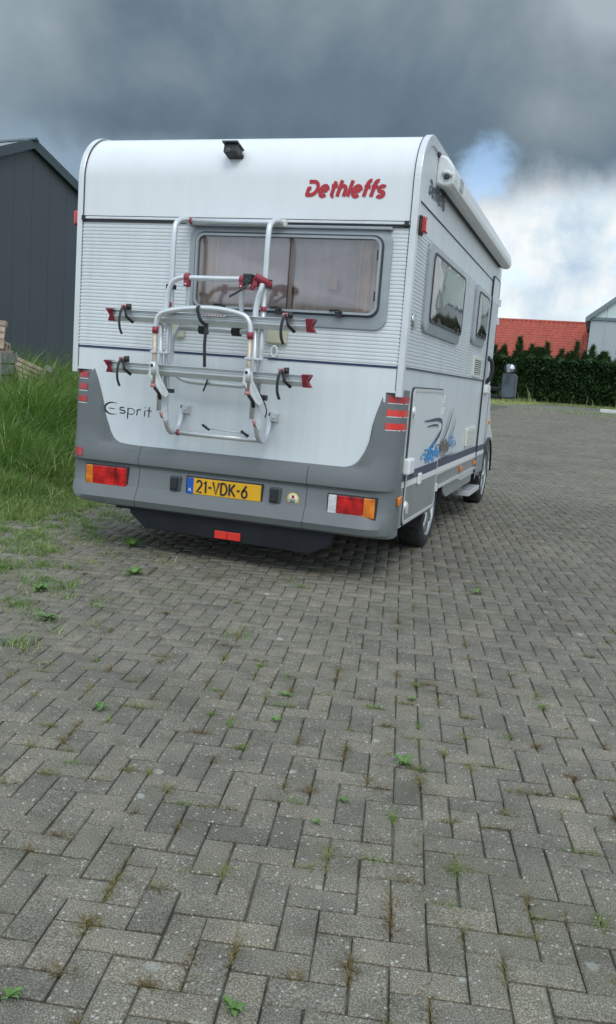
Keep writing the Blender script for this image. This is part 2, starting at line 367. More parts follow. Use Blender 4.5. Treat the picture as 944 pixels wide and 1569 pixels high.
def smooth_path(pts, n=4):
    P = [Vector(p) for p in pts]; out = []
    for i in range(len(P)-1):
        a, b, c, d = P[max(i-1,0)], P[i], P[i+1], P[min(i+2, len(P)-1)]
        for k in range(n):
            t = k/n; out.append(.5*((2*b)+(-a+c)*t+(2*a-5*b+4*c-d)*t*t+(-a+3*b-3*c+d)*t*t*t))
    out.append(P[-1]); return out
W = 2.288
rearmap = lambda e: (lambda p: (p[0], -e, p[1]))
sidemap = lambda e: (lambda p: (W+e, p[0], p[1]))
def rrect(x0, z0, x1, z1, r, n=6):
    P = []
    for cx, cz, a0 in ((x1-r, z1-r, 0), (x0+r, z1-r, 90), (x0+r, z0+r, 180), (x1-r, z0+r, 270)):
        for k in range(n+1):
            a = R(a0+90*k/n); P.append((cx+r*math.cos(a), cz+r*math.sin(a)))
    return P
def ring_frame(mb, outer, inner, f0, f1, f2=None):
    # flat frame between outline and opening; f0 back, f1 front outer, f2 front inner
    f2 = f2 or f1; n = len(outer)
    a = [f0(p) for p in outer]; b = [f1(p) for p in outer]; c = [f2(p) for p in inner]; d = [f0(p) for p in inner]
    fs = []
    for i in range(n):
        k = (i+1) % n
        fs += [(i, k, n+k, n+i), (n+i, n+k, 2*n+k, 2*n+i), (2*n+i, 2*n+k, 3*n+k, 3*n+i)]
    mb.add(a+b+c+d, fs, False); return mb
def ribbon(mb, pts, w, fm, taper=None):
    P = [Vector((p[0], p[1])) for p in pts]; L = []; Rr = []
    for i, p in enumerate(P):
        d = P[min(i+1, len(P)-1)]-P[max(i-1, 0)]
        if d.length < 1e-9: d = Vector((1, 0))
        d.normalize(); nrm = Vector((-d.y, d.x)); h = w/2*(taper[i] if taper else 1)
        L.append(p+nrm*h); Rr.append(p-nrm*h)
    n = len(P); vs = [fm(q) for q in L]+[fm(q) for q in Rr]
    mb.add(vs, [(i, i+1, n+i+1, n+i) for i in range(n-1)]); return mb
def arc(cx, cy, rx, ry, a0, a1, n=10):
    return [(cx+rx*math.cos(R(a0+(a1-a0)*k/n)), cy+ry*math.sin(R(a0+(a1-a0)*k/n))) for k in range(n+1)]

# glyph strokes: unit cap height 1, list of polylines, advance
GL = {
 'D': ([[(.10,0),(.10,1)], [(.10,.97),(.34,.97)]+arc(.34,.5,.34,.47,90,-90)+[(.10,.03)]], .82),
 'Q': ([[(.10,.02),(.10,.58)], [(.10,.50),(.30,.50)], [(-.02,.92),(.40,.92)], arc(.38,.5,.40,.42,90,-90)+[(.04,.08)]], .92),
 'e': ([[(.12,.30),(.60,.40)], arc(.36,.34,.27,.33,8,318,14)], .74),
 't': ([[(.26,.95),(.26,.15)]+arc(.40,.15,.14,.13,180,290,5), [(.05,.66),(.52,.66)]], .56),
 'h': ([[(.12,0),(.12,1.02)], arc(.36,.40,.24,.27,180,0,8)+[(.60,0)]], .74),
 'l': ([[(.14,0),(.14,1.02)]], .30),
 'f': ([[(.22,0),(.22,.80)]+arc(.40,.80,.18,.20,180,70,5), [(.04,.62),(.50,.62)]], .50),
 's': ([arc(.32,.49,.22,.18,35,270,8)+arc(.32,.165,.24,.165,90,-150,8)], .64),
 '2': ([arc(.30,.72,.25,.27,165,-35,9)+[(.06,.03),(.58,.03)]], .70),
 '1': ([[(.05,.78),(.24,1),(.24,0)]], .42),
 '-': ([[(.06,.50),(.36,.50)]], .46),
 'V': ([[(.02,1),(.32,0),(.62,1)]], .70),
 'K': ([[(.08,0),(.08,1)], [(.60,1),(.10,.42)], [(.22,.55),(.64,0)]], .72),
 '6': ([[(.50,1),(.16,.50)]+arc(.33,.30,.25,.30,150,-210,16)], .68),
 'N': ([[(.08,0),(.08,1),(.55,0),(.55,1)]], .72),
 'L': ([[(.08,1),(.08,0),(.48,0)]], .58),
 'Bfill': ([[(.1,0),(.1,1)]], .5),
}
def text(mb, s, x, z, h, wd, fk, shear=0.0, xs=1.0, gap=0.0, e=.001):
    for ch in s:
        if ch == ' ': x += .3*h*xs; continue
        st, adv = GL[ch]
        for pl in st:
            e += .00006; fm = fk(e)
            P = [(x+(px*xs+shear*py)*h, z+py*h) for px, py in pl]; ribbon(mb, P, wd, fm)
        x += (adv*xs+gap)*h
    return x

# ================================================================== GROUND
def strip_ground(name, xs, ys, m_, off, kind='structure', hole=None, parent=None):
    vs = [(x, y, gz(x, y)+off) for y in ys for x in xs]; nx = len(xs); fs = []
    for j in range(len(ys)-1):
        for i in range(nx-1):
            fs.append((j*nx+i, j*nx+i+1, (j+1)*nx+i+1, (j+1)*nx+i))
    b = MB(); b.add(vs, fs, True); o = b.build(name, m_, parent, fix=False)
    if kind: o['kind'] = kind
    return o
YS = [-14, -8, -2, 4, 6.5, 7.5, 8.5, 9.5, 10.5, 11.5, 12.5, 15, 20, 26, 35, 47.5]
strip_ground('soil_bed', [-14, -3, 3, 9, 17], YS[:-1]+[39], M['joint'], -.0095)
# wide land sheet out to the horizon, kept under the paved yard
land = MB(); ys = [-60, -14, 6.5, 9.5, 12.5, 20, 30, 47.5, 60, 70]; xs = [-900, -60, -14, 0, 17, 60, 900]
def gland(x, y): return gz(x, min(y, 70))-.045
land.add([(x, y, gland(x, y)) for y in ys for x in xs]+[(x, 1500, gland(x, 70)) for x in xs]+[(x, -900, -.05) for x in xs],
         [(j*7+i, j*7+i+1, (j+1)*7+i+1, (j+1)*7+i) for j in range(9) for i in range(6)]+[(63+i, 63+i+1, 70+i+1, 70+i) for i in range(6)]+[(77+i, 78+i, i+1, i) for i in range(6)], True)
lo = land.build('ground', M['soil'], fix=False); lo['kind'] = 'structure'
# far yard beyond the laid bricks
strip_ground('yard', [-3, 3, 9, 25], [37.9, 41, 47.2], M['farpave'], -.001)
strip_ground('side_yard', [15.9, 25, 60], [-14, -2, 6.5, 9.5, 12.5, 20, 37.9], M['farpave'], -.003)
strip_ground('rear_yard', [-14, 0, 9, 15.9], [-60, -30, -13.9], M['farpave'], -.003)

# ---- herringbone bricks
BL, BW, JT = .1700, .0850, .0050       # brick pitch and joint
HD = R(12.2)                          # laying direction against the van
ca, sa = math.cos(HD), math.sin(HD)
def brick_mesh(l, w, tone, tilt):
    # 9 quads: chamfered top, joint walls; z=0 top
    hx, hy, c, d = l/2, w/2, .004, .022
    t = [(-hx+c,-hy+c),(hx-c,-hy+c),(hx-c,hy-c),(-hx+c,hy-c)]; e = [(-hx,-hy),(hx,-hy),(hx,hy),(-hx,hy)]
    vs = [(x, y, tilt[0]*x+tilt[1]*y) for x, y in t]+[(x, y, -.0035+tilt[0]*x+tilt[1]*y) for x, y in e]+[(x, y, -d) for x, y in e]
    fs = [(0,1,2,3)]+[(4+i, 4+(i+1) % 4, (i+1) % 4, i) for i in range(4)]+[(8+i, 8+(i+1) % 4, 4+(i+1) % 4, 4+i) for i in range(4)]
    return vs, fs
cells = []
u = BW
CPx, CPy = 3.6, -3.6
CFv = np.array(CF); CRv = np.array(CR); CUv = np.array(CU); CPv = np.array(CP)
def pix(P):
    d = P-CPv; f_ = d@CFv
    return 472+1343.4*(d@CRv)/f_, 784.5-1343.4*(d@CUv)/f_, f_
ii, jj = np.meshgrid(np.arange(-330, 331), np.arange(-620, 621), indexing='ij'); ii = ii.ravel(); jj = jj.ravel()
bx, by = 3*ii-jj, ii+jj
allc = []
for (ox, oy, vert) in ((1.0, .5, 0), (2.5, 1.0, 1)):
    lx = (bx+ox)*u; ly = (by+oy)*u
    wx = lx*ca-ly*sa+CPx; wy = lx*sa+ly*ca+CPy
    allc.append(np.stack([wx, wy, np.full_like(wx, vert)], 1))
allc = np.concatenate(allc)
d = allc[:, :2]
zz = np.where(d[:, 1] < 6.5, 0, np.where(d[:, 1] < 12.5, .022*(d[:, 1]-6.5)**2/12, .066+.022*(d[:, 1]-12.5)))
px, py, dep = pix(np.stack([d[:, 0], d[:, 1], zz], 1))
edge_wob = .22*np.sin(d[:, 1]*1.9+1.0)+.12*np.sin(d[:, 1]*5.1)
keep = (dep > .35) & (px > -320) & (px < 1900) & (py < 2600) & (d[:, 1] < 38) & (d[:, 0] > -2.6+edge_wob)
keep &= ~((d[:, 0] < -.75+edge_wob*.5) & (d[:, 1] > 1.3+.6*(d[:, 0]+.75)))
B = allc[keep]; Bz = zz[keep]; bpx = px[keep]; bpv = py[keep]; bdep = dep[keep]
inview = (bpx > 4) & (bpx < 940) & (bpv < 1563)
score = np.where(inview, bdep, 1e9+bdep); order = np.argsort(score); big = order[:300]; rest = order[300:]
pavement = bpy.data.objects.new('pavement', None); COL.objects.link(pavement); pavement['kind'] = 'structure'
variants = []
for k in range(14):
    tone = [.15,.3,.36,.40,.45,.5,.5,.55,.58,.62,.68,.75,.85,.42][k]
    vs, fs = brick_mesh(BL-JT, BW-JT, tone, (random.gauss(0, .010), random.gauss(0, .014)))
    me = bpy.data.meshes.new('brick'); me.from_pydata(vs, [], fs); me.materials.append(M['paver'])
    a = me.attributes.new('tone', 'FLOAT', 'POINT'); a.data.foreach_set('value', [tone]*len(vs)); variants.append(me)
for q in big:
    o = bpy.data.objects.new('brick', random.choice(variants)); COL.objects.link(o); o.parent = pavement
    o.scale = (1+random.gauss(0, .005), 1+random.gauss(0, .010), 1)
    o.location = (B[q, 0]+random.gauss(0, .0008), B[q, 1]+random.gauss(0, .0008), Bz[q]+random.gauss(0, .0012)); o.rotation_euler = (0, 0, HD+(math.pi/2 if B[q, 2] else 0)+random.gauss(0, .008)+(math.pi if random.random() < .5 else 0))
n = len(rest); vs0, fs0 = brick_mesh(BL-JT, BW-JT, 0, (0, 0)); vs0 = np.array(vs0); fs0 = np.array(fs0)
ang = HD+B[rest, 2]*math.pi/2+rng.normal(0, .008, n); c_, s_ = np.cos(ang), np.sin(ang)
tx, ty = rng.normal(0, .010, n), rng.normal(0, .014, n)
lx = vs0[None, :, 0]; ly = vs0[None, :, 1]
Vx = lx*c_[:, None]-ly*s_[:, None]+B[rest, 0][:, None]; Vy = lx*s_[:, None]+ly*c_[:, None]+B[rest, 1][:, None]
dip = -.010*np.clip((-.2-B[rest, 0]), 0, 1)*(.5+rng.random(n))
Vz = vs0[None, :, 2]+(Bz[rest]+rng.normal(0, .0014, n)+dip)[:, None]+lx*tx[:, None]+ly*ty[:, None]
V = np.stack([Vx, Vy, Vz], 2).reshape(-1, 3); F = (fs0[None]+(np.arange(n)*len(vs0))[:, None, None]).reshape(-1, 4)
def np_mesh(name, V, F, m_, tone=None, parent=None, kind='stuff', smooth=False):
    me = bpy.data.meshes.new(name); k = F.shape[1]
    me.vertices.add(len(V)); me.vertices.foreach_set('co', V.astype(np.float32).ravel())
    me.loops.add(F.size); me.loops.foreach_set('vertex_index', F.astype(np.int32).ravel())
    me.polygons.add(len(F)); me.polygons.foreach_set('loop_start', (np.arange(len(F))*k).astype(np.int32)); me.polygons.foreach_set('loop_total', np.full(len(F), k, np.int32))
    me.materials.append(m_)
    if tone is not None:
        a = me.attributes.new('tone', 'FLOAT', 'POINT'); a.data.foreach_set('value', tone.astype(np.float32))
    if smooth: me.polygons.foreach_set('use_smooth', np.ones(len(F), bool))
    me.update(calc_edges=True); me.validate()
    o = bpy.data.objects.new(name, me); COL.objects.link(o)
    if parent: o.parent = parent
    if kind: o['kind'] = kind
    return o
tone = np.clip(rng.normal(.5, .15, n), 0, 1)
np_mesh('small_bricks', V, F, M['paver'], np.repeat(tone, len(vs0)), pavement)
print('bricks', len(B), 'far', n)

# ---- blades helper (grass, tufts): tapered bent strips
def blades(P, H, wid, lean, tone_, seg=3, azi=None):
    n = len(P); az = rng.uniform(0, 2*np.pi, n) if azi is None else azi; fa = az+rng.normal(np.pi/2, .5, n)
    V = []; 
    for k in range(seg+1):
        t = k/seg; off = lean*H*t**1.8
        cx = P[:, 0]+np.cos(az)*off; cy = P[:, 1]+np.sin(az)*off; cz = P[:, 2]+H*t*(1-.28*np.minimum(lean, 1.3)*t)
        w = wid*(1-t)**.7*.5+.0002
        V.append(np.stack([cx-np.cos(fa)*w, cy-np.sin(fa)*w, cz], 1)); V.append(np.stack([cx+np.cos(fa)*w, cy+np.sin(fa)*w, cz], 1))
    V = np.stack(V, 1); m = 2*(seg+1); base = (np.arange(n)*m)[:, None, None]
    f = np.array([[2*k, 2*k+1, 2*k+3, 2*k+2] for k in range(seg)])[None]
    return V.reshape(-1, 3), (f+base).reshape(-1, 4), np.repeat(tone_, m)
def cat(parts):
    Vs, Fs, Ts = [], [], []; o = 0
    for v, f, t in parts: Vs.append(v); Fs.append(f+o); Ts.append(t); o += len(v)
    return np.concatenate(Vs), np.concatenate(Fs), np.concatenate(Ts)

# ---- grass verge on the left (wedge seen past the van's left flank, and on behind it)
def gedge(y):      # right-hand border of the verge
    return -.72+.10*np.sin(y*2.3)+.07*np.sin(y*6.1)
def bank(x, y):    # height of the verge soil
    dd = np.clip(gedge(y)-x, 0, 12); return np.where(y < 6.5, 0, np.where(y < 12.5, .022*(y-6.5)**2/12, .066+.022*(y-12.5)))+.030*np.clip(dd, 0, 2)+.035*np.clip(dd-1, 0, 7)
gx = np.linspace(-16, -.55, 60); gy = np.linspace(.2, 22, 60); GX, GY = np.meshgrid(gx, gy)
border = (GY-.2-np.clip(-GX-.7, 0, 2)*-.25)
GZ = bank(GX, GY)+.002-.06*np.clip(1-(GY-.5)/.6, 0, 1)-.06*np.clip((GX+.75)/.2, 0, 1)+.02*rng.random(GX.shape)
Vg = np.stack([GX, GY, GZ], 2).reshape(-1, 3); nx = 60
Fg = np.array([(j*nx+i, j*nx+i+1, (j+1)*nx+i+1, (j+1)*nx+i) for j in range(59) for i in range(59)])
vo = np_mesh('verge', Vg, Fg, M['soil'], None, None, 'structure', True)
parts = []
def patch(n_, ymin, ymax, hfun, wid, leanr, powy=1.0, xmin=-15, az0=-46, az1=-24):
    y = ymin+(ymax-ymin)*rng.random(n_)**powy; a = np.radians(rng.uniform(az0, az1, n_)); x = 3.44+np.tan(a)*(y+5.27)
    e = gedge(y); ok = (x < e) & (x > xmin) & (y > .55+.25*np.sin(x*2.7)+.1*np.sin(x*7)); x, y = x[ok], y[ok]
    dn = np.minimum(np.clip((gedge(y)-x), 0, 9), np.clip((y-.5)*.9, 0, 9)); cl = .75+.5*np.sin(x*3.1+np.sin(y*2.2)*2)*np.sin(y*2.7+x)
    H = hfun(dn, y)*(.55+.75*rng.random(len(x)))*np.clip(cl, .5, 1.3)
    t = np.clip(rng.normal(.42, .2, len(x))+.40*np.clip(1-dn/2.0, 0, 1)+(rng.random(len(x)) < .05)*.5+.12*np.sin(x*2+y), 0, 1)
    # most of the long blades lie over the same way, with the wind
    az = np.where(rng.random(len(x)) < .6, rng.normal(-.3, .7, len(x)), rng.uniform(0, 6.28, len(x)))
    return blades(np.stack([x, y, bank(x, y)-.01], 1), H, wid*(.6+.8*rng.random(len(x))), leanr[0]+(leanr[1]-leanr[0])*rng.random(len(x)), t, 4, az)
parts.append(patch(52000, .35, 4.2, lambda d_, y: .06+.14*np.clip(d_, 0, 2.2)+.03, .0075, (.2, 1.0)))
parts.append(patch(42000, 1.8, 9, lambda d_, y: .24+.11*np.clip(d_, 0, 4.2), .0125, (.25, 1.2)))
parts.append(patch(38000, 5.0, 15, lambda d_, y: .44+.095*np.clip(d_, 0, 6), .020, (.25, 1.2)))
V, F, T = cat(parts)
gr = np_mesh('verge_grass', V, F, M['grass'], T); tag(gr, 'tall green grass on the verge left of the motorhome', 'grass')
# low trampled grass and weeds over the first bricks
pp = []
for k in range(1150):
    x = rng.uniform(-2.3, 1.9); y = rng.uniform(-2.15, 1.9); s_e = x+.45*y
    w = .85*math.exp(-max(0, s_e+.05)/.36)
    if rng.random() > w: continue
    nb = rng.integers(14, 60); s = rng.uniform(.02, .07)
    x0 = x; P = np.stack([x0+rng.normal(0, s, nb), y+rng.normal(0, s*.8, nb), np.full(nb, -.012)], 1)
    pp.append(blades(P, rng.uniform(.016, .075, nb), rng.uniform(.003, .008, nb), rng.uniform(.3, 1.4, nb), np.clip(rng.normal(rng.uniform(.3, .85), .15, nb), 0, 1), 2))
n_ = 70000; x = rng.uniform(-2.8, .9, n_); y = rng.uniform(-1.2, 2.0, n_)
nz = np.sin(x*5.3+np.sin(y*4)*1.5)*np.sin(y*6.1+x*2)+.5*np.sin(x*13)*np.sin(y*11)
nz = nz+.6*np.sin(x*31)*np.sin(y*29+x*7); ok = (nz > .05+1.0*np.clip(x+.55*y+.55, -1.2, 2.4)) ; x, y = x[ok], y[ok]
pp.append(blades(np.stack([x, y, np.full(len(x), -.012)], 1), rng.uniform(.018, .055, len(x)), rng.uniform(.003, .006, len(x)), rng.uniform(.3, 1.2, len(x)), np.clip(rng.normal(.48, .2, len(x)), 0, 1), 2))
V, F, T = cat(pp); o = np_mesh('short_grass', V, F, M['grass'], T); tag(o, 'short trodden grass growing over the edge of the brick paving', 'grass')
# moss and dead grass in the joints
pp = []
near = rest[(bpv[rest] > 700)]
pool = np.concatenate([big, rng.choice(near, min(len(near), 3600), replace=False)])
for q in pool:
    if rng.random() > (.50 if bdep[q] < 6 else .36): continue
    a = HD+(math.pi/2 if B[q, 2] else 0); ex = rng.choice([-1, 1])
    dx, dy = (ex*BL/2, rng.uniform(-BW/2, BW/2)) if rng.random() < .6 else (rng.uniform(-BL/2, BL/2), ex*BW/2)
    cx = B[q, 0]+dx*math.cos(a)-dy*math.sin(a); cy = B[q, 1]+dx*math.sin(a)+dy*math.cos(a); nb = int(rng.integers(18, 70)); L_ = rng.uniform(.006, .038)*(1 if rng.random() < .8 else 1.5)
    along = (math.pi/2 if abs(dx) > BL/2-1e-6 else 0)+a
    t_ = rng.normal(0, L_, nb); P = np.stack([cx+t_*math.cos(along)+rng.normal(0, .003, nb), cy+t_*math.sin(along)+rng.normal(0, .003, nb), np.full(nb, Bz[q]-.010)], 1)
    tn = rng.uniform(.0, .55) if rng.random() < .62 else rng.uniform(.6, 1)
    pp.append(blades(P, rng.uniform(.014, .034, nb), rng.uniform(.0020, .0045, nb), rng.uniform(.5, 1.6, nb), np.clip(rng.normal(tn, .12, nb), 0, 1), 2))
V, F, T = cat(pp); o = np_mesh('joint_moss', V, F, M['tuft'], T); tag(o, 'brown and green moss tufts in the joints of the brick paving', 'moss')

# ---- single weeds
def weed(x, y, s, nl, label, seed):
    r_ = random.Random(seed); root = empty('weed', (x, y, 0), label, 'weed', 'weeds rooted in the paving joints')
    nl = int(nl*1.9)
    for k in range(nl):
        a = 6.283*k/nl*1.62+r_.uniform(-.5, .5); L_ = s*r_.uniform(.30, .85); w = L_*r_.uniform(.26, .44); b = MB(); P = []; n = 5
        up = r_.uniform(.25, 1.3); ca_, sa_ = math.cos(a), math.sin(a)
        for i in range(n+1):
            t = i/n; ww = w*math.sin(math.pi*min(1, t*.85+.12))*.5*(1.15 if i % 2 else .8); zt = .004+L_*up*t*(1-.62*t); q = L_*t
            P.append((x+ca_*q-sa_*ww, y+sa_*q+ca_*ww, zt+.3*ww)); P.append((x+ca_*q, y+sa_*q, zt)); P.append((x+ca_*q+sa_*ww, y+sa_*q-ca_*ww, zt+.3*ww))
        b.add(P, [(3*i+j, 3*i+j+1, 3*i+j+4, 3*i+j+3) for i in range(n) for j in (0, 1)], True)
        b.build('leaf', M['weed'], root, fix=False)
for k_, (x, y, s, nl, lb) in enumerate([
 (2.96, -2.51, .062, 9, 'bright green rosette weed alone in the middle of the paving, right of centre'),
 (2.89, -3.79, .045, 9, 'green rosette weed in the joint nearest the camera, left of centre'),
 (2.47, -3.94, .040, 7, 'green weed cut by the lower left corner of the view'),
 (1.84, -2.57, .050, 6, 'small green weed on the paving at the left, below the grassy edge'),
 (2.39, -2.10, .050, 6, 'small green weed in line below the number plate'),
 (2.85, -2.85, .034, 6, 'small dark green weed left of and nearer than the bright rosette weed'),
 (2.86, -1.89, .045, 6, 'small green weed beyond the bright rosette weed, behind the right tail light'),
 (2.81, -3.01, .030, 6, 'low olive weed in a joint near the large pale lichen spot'),
 (2.45, -2.36, .040, 5, 'slim green weed between the centre joints below the red skirt reflector'),
 (0.88, -0.63, .110, 10, 'broad leafed weed just left of the shadow under the motorhome'),
 (1.02, -1.71, .090, 9, 'leafy weed among dry grass at the left edge of the paving'),
 (0.66, -1.27, .100, 9, 'weed with long leaves on soil at the left edge, beyond the others'),
 (2.85, 0.18, .060, 6, 'small weed in the paving behind the right rear wheel'),
 (0.45, 0.10, .120, 11, 'large leafed weed beside the left end of the black skirt')]): weed(x, y, s, nl, lb, k_+3)

# ================================================================== MOTORHOME
mh = empty('motorhome', (W/2, 2.0, 0), 'white coachbuilt motorhome seen from behind with grey bumper and ribbed walls', 'motorhome')
CZ0, CA, CB = 2.45, .33, .315
LEN = 4.44
def prof(n=12):    # side profile (y, z) from the rear bottom up over the curved cap to the front
    P = [(0, .33), (0, 1.355), (0, 2.19), (0, CZ0)]
    P += [(CA*(1-math.cos(R(90*k/n))), CZ0+CB*math.sin(R(90*k/n))) for k in range(1, n+1)]
    P += [(2.4, CZ0+CB), (LEN, CZ0+CB-.02), (LEN+.03, 2.3), (LEN+.03, 1.3)]
    return P
def capy(z): return 0 if z < CZ0 else CA*(1-math.sqrt(max(0, 1-((z-CZ0)/CB)**2)))
# side walls, roof, floor
sidepoly = prof()+[(LEN, .36)]
# right wall with notch for the rear wheel
def wallpoly():
    P = [(.12, .33), (.12, 1.21), (0, 1.21)]+prof()[1:]+[(LEN-.03, 1.3), (LEN-.05, .42), (2.95, .42), (2.30, .50), (2.00, .50), (1.97, .46)]
    P += [(1.60+.37*math.cos(R(a)), .33+.35*math.sin(R(a))) for a in (20, 45, 70, 95, 120, 145, 170)]
    P += [(1.20, .33), (.30, .33)]
    return P
wp = wallpoly()
for nm, xa, xb in (('side_wall', W-.03, W-.004), ('side_wall', .004, .03)):
    MB().prism(wp, lambda p: (xa, p[0], p[1]), lambda p: (xb, p[0], p[1])).build(nm, M['sidew'], mh)
# roof with rear cap (curved moulding)
cp = [(0, 2.205), (0, CZ0)]+[(CA*(1-math.cos(R(90*k/16))), CZ0+CB*math.sin(R(90*k/16))) for k in range(1, 17)]
b = MB(); b.loft([[(.032, y, z) for y, z in cp], [(W-.032, y, z) for y, z in cp]], False, False, True)
b.build('rear_cap', M['cap'], mh)
b = MB(); b.box((.03, CA, CZ0+CB-.03), (W-.03, LEN, CZ0+CB-.002)); b.build('roof', M['cap'], mh)
b = MB(); b.box((.03, LEN-.02, 1.2), (W-.03, LEN, 2.70)); b.build('front_bulkhead', M['cap'], mh)
b = MB(); b.box((.03, .06, .34), (W-.04, 1.2, .39)); b.box((.3, .12, .26), (W-.3, 5.2, .36)); b.box((.5, .3, .20), (.62, 5.0, .32)); b.box((1.66, .3, .20), (1.78, 5.0, .32))
b.tube([(.2, 1.6, .33), (2.1, 1.6, .33)], .05, 10); b.box((1.0, .8, .22), (1.6, 1.4, .3)); b.build('underbody', M['under'], mh)
# corner trims following the profile
for xa, xb in ((W-.032, W+.008), (-.008, .032)):
    pf = [(-.012, 1.18), (-.012, CZ0)]+[(CA-(CA+.012)*math.cos(R(90*k/14)), CZ0+(CB+.012)*math.sin(R(90*k/14))) for k in range(1, 15)]+[(LEN, CZ0+CB+.008)]
    inn = [(.05, 1.18), (.05, CZ0)]+[(CA-(CA-.05)*math.cos(R(90*k/14)), CZ0+(CB-.05)*math.sin(R(90*k/14))) for k in range(1, 15)]+[(LEN, CZ0+CB-.05)]
    rings = [[(xa, y, z), (xb, y, z), (xb, yi, zi), (xa, yi, zi)] for (y, z), (yi, zi) in zip(pf, inn)]
    MB().loft(rings, True, True, False).build('corner_trim', M['trim'], mh, bevel=.005)
    xi = xa-.0035 if xa > 1 else xb+.0035
    pf2 = [(-.004, 1.22)]+[(y+.006, z) for y, z in pf[1:-1]]
    MB().loft([[(xi-.0016, y-.001, z), (xi+.0016, y-.001, z), (xi+.0016, y+.01, z), (xi-.0016, y+.01, z)] for y, z in pf2], True, True, False).build('sealant_line', M['seam'], mh)
# ribbed sheets
def ribs(u0, u1, z0, z1, fm, amp=.0042, pitch=.0225):
    P = []; n = int(round((z1-z0)/pitch)); pz = (z1-z0)/n
    for i in range(n):
        z = z0+i*pz
        for f, d_ in ((0, 0), (.14, -.9), (.30, -1), (.42, -.2), (.62, 0), (.9, -.05)): P.append((z+f*pz, d_*amp))
    P.append((z1, 0)); b = MB(); b.loft([[fm(u0, z, d_) for z, d_ in P], [fm(u1, z, d_) for z, d_ in P]], False, False, False); return b
rm = lambda u_, z, d_: (u_, -.006-d_-.0, z) if False else (u_, -(.006+d_), z)
sm_ = lambda u_, z, d_: (W+.003+d_, u_, z)
WX0, WX1, WZ0, WZ1 = .835, 2.163, 1.570, 2.160
for (x0, x1, z0, z1) in ((.032, WX0+.03, 1.365, 2.175), (WX1-.03, W-.032, 1.365, 2.175), (WX0+.03, WX1-.03, 1.365, 1.365+.0225*10)):
    ribs(x0, x1, z0, z1, rm).build('ribbed_panel', M['rib'], mh, fix=False)
b = MB(); b.box((.145, -.003, .60), (W-.092, .012, 1.205)); b.box((.032, -.003, 1.205), (W-.032, .012, 1.352)); b.build('rear_wall_panel', M['white'], mh)
b = MB(); b.box((WX0+.03, .002, 1.36), (WX1-.03, .012, 1.62)); b.box((.03, .002, 1.36), (WX0+.03, .012, 2.2)); b.box((WX1-.03, .002, 1.36), (W-.03, .012, 2.2)); b.box((WX0, .002, 2.13), (WX1, .012, 2.2)); b.build('wall_backing', M['white'], mh)
b = MB(); b.box((.032, -.0075, 1.352), (W-.032, .004, 1.366)); b.build('blue_line', M['bluel'], mh)
# drip rail above the window: two lips with a dark groove
b = MB(); b.box((.034, -.022, 2.190), (W-.034, .0, 2.206)); b.build('drip_rail', M['trim'], mh, bevel=.003)
b = MB(); b.box((.034, -.010, 2.204), (W-.034, .002, 2.213)); b.box((.034, -.012, 2.172), (W-.034, .002, 2.191)); b.build('drip_rail_seal', M['seam'], mh)
for x in (.048, W-.05): 
    MB().box((x-.014, -.028, 2.180), (x+.014, .0, 2.212)).build('rail_end_cap', M['black'], mh, bevel=.003)
# ---- rear window
fr = MB(); o_ = rrect(WX0, WZ0, WX1, WZ1, .075, 7); i_ = rrect(WX0+.050, WZ0+.075, WX1-.050, WZ1-.040, .062, 7)
ring_frame(fr, o_, i_, rearmap(-.005), rearmap(.020), rearmap(.030)); rw = fr.build('rear_window', M['winframe'], mh, bevel=.004)
fr = MB(); ring_frame(fr, rrect(WX0+.046, WZ0+.071, WX1-.046, WZ1-.036, .066, 7), rrect(WX0+.062, WZ0+.087, WX1-.062, WZ1-.052, .052, 7), rearmap(.012), rearmap(.036)); fr.build('gasket', M['gasket'], rw)
fr = MB(); ring_frame(fr, rrect(WX0+.058, WZ0+.083, WX1-.058, WZ1-.048, .055, 7), rrect(WX0+.072, WZ0+.097, WX1-.072, WZ1-.062, .045, 7), rearmap(.02), rearmap(.0530)); fr.build('pane_edge', M['winframe'], rw)
pn = MB(); q = rrect(WX0+.060, WZ0+.085, WX1-.060, WZ1-.050, .054, 7)
# slightly domed acrylic
pn.add([rearmap(.034)(p) for p in q]+[rearmap(.0375)((1.5+(p[0]-1.5)*.88, 1.865+(p[1]-1.865)*.80)) for p in q]+[rearmap(.0385)((1.5, 1.865))],
       [(k, (k+1) % len(q), len(q)+(k+1) % len(q), len(q)+k) for k in range(len(q))]+[(len(q)+k, len(q)+(k+1) % len(q), 2*len(q)) for k in range(len(q))], True)
pn.build('pane', M['glass'], rw, fix=False)
def cloth(u0, u1, z0, z1, fm, n, amp, irregular=0.0, seed=1):
    r_ = random.Random(seed); b = MB(); top = []; bot = []
    for k in range(n*6+1):
        t = k/(n*6); ph = t*n*6.283; d_ = amp*(math.sin(ph)+irregular*math.sin(ph*.37+seed)); top.append(fm(u0+(u1-u0)*t, z1, d_)); bot.append(fm(u0+(u1-u0)*t+irregular*.01*math.sin(ph*.5), z0, d_*1.2))
    b.loft([bot, top], False, False, True); return b
cm = lambda u_, z, d_: (u_, .035+d_, z)
cloth(.87, 1.03, 1.6, 2.14, lambda u_, z, d_: (u_, .018+d_, z), 5, .010, .7, 3).build('curtain', M['curtain'], rw, fix=False)
cloth(1.95, 2.13, 1.6, 2.14, lambda u_, z, d_: (u_, .018+d_, z), 6, .010, .7, 5).build('curtain', M['curtain'], rw, fix=False)
cloth(.86, 1.52, 1.6, 2.14, cm, 7, .011, .6, 2).build('blind', M['blind'], rw, fix=False)
cloth(1.54, 2.14, 1.6, 2.14, cm, 5, .012, .6, 7).build('blind', M['blind'], rw, fix=False)
MB().box((1.515, .006, 1.6), (1.535, .03, 2.14)).build('divider', M['curtain'], rw)
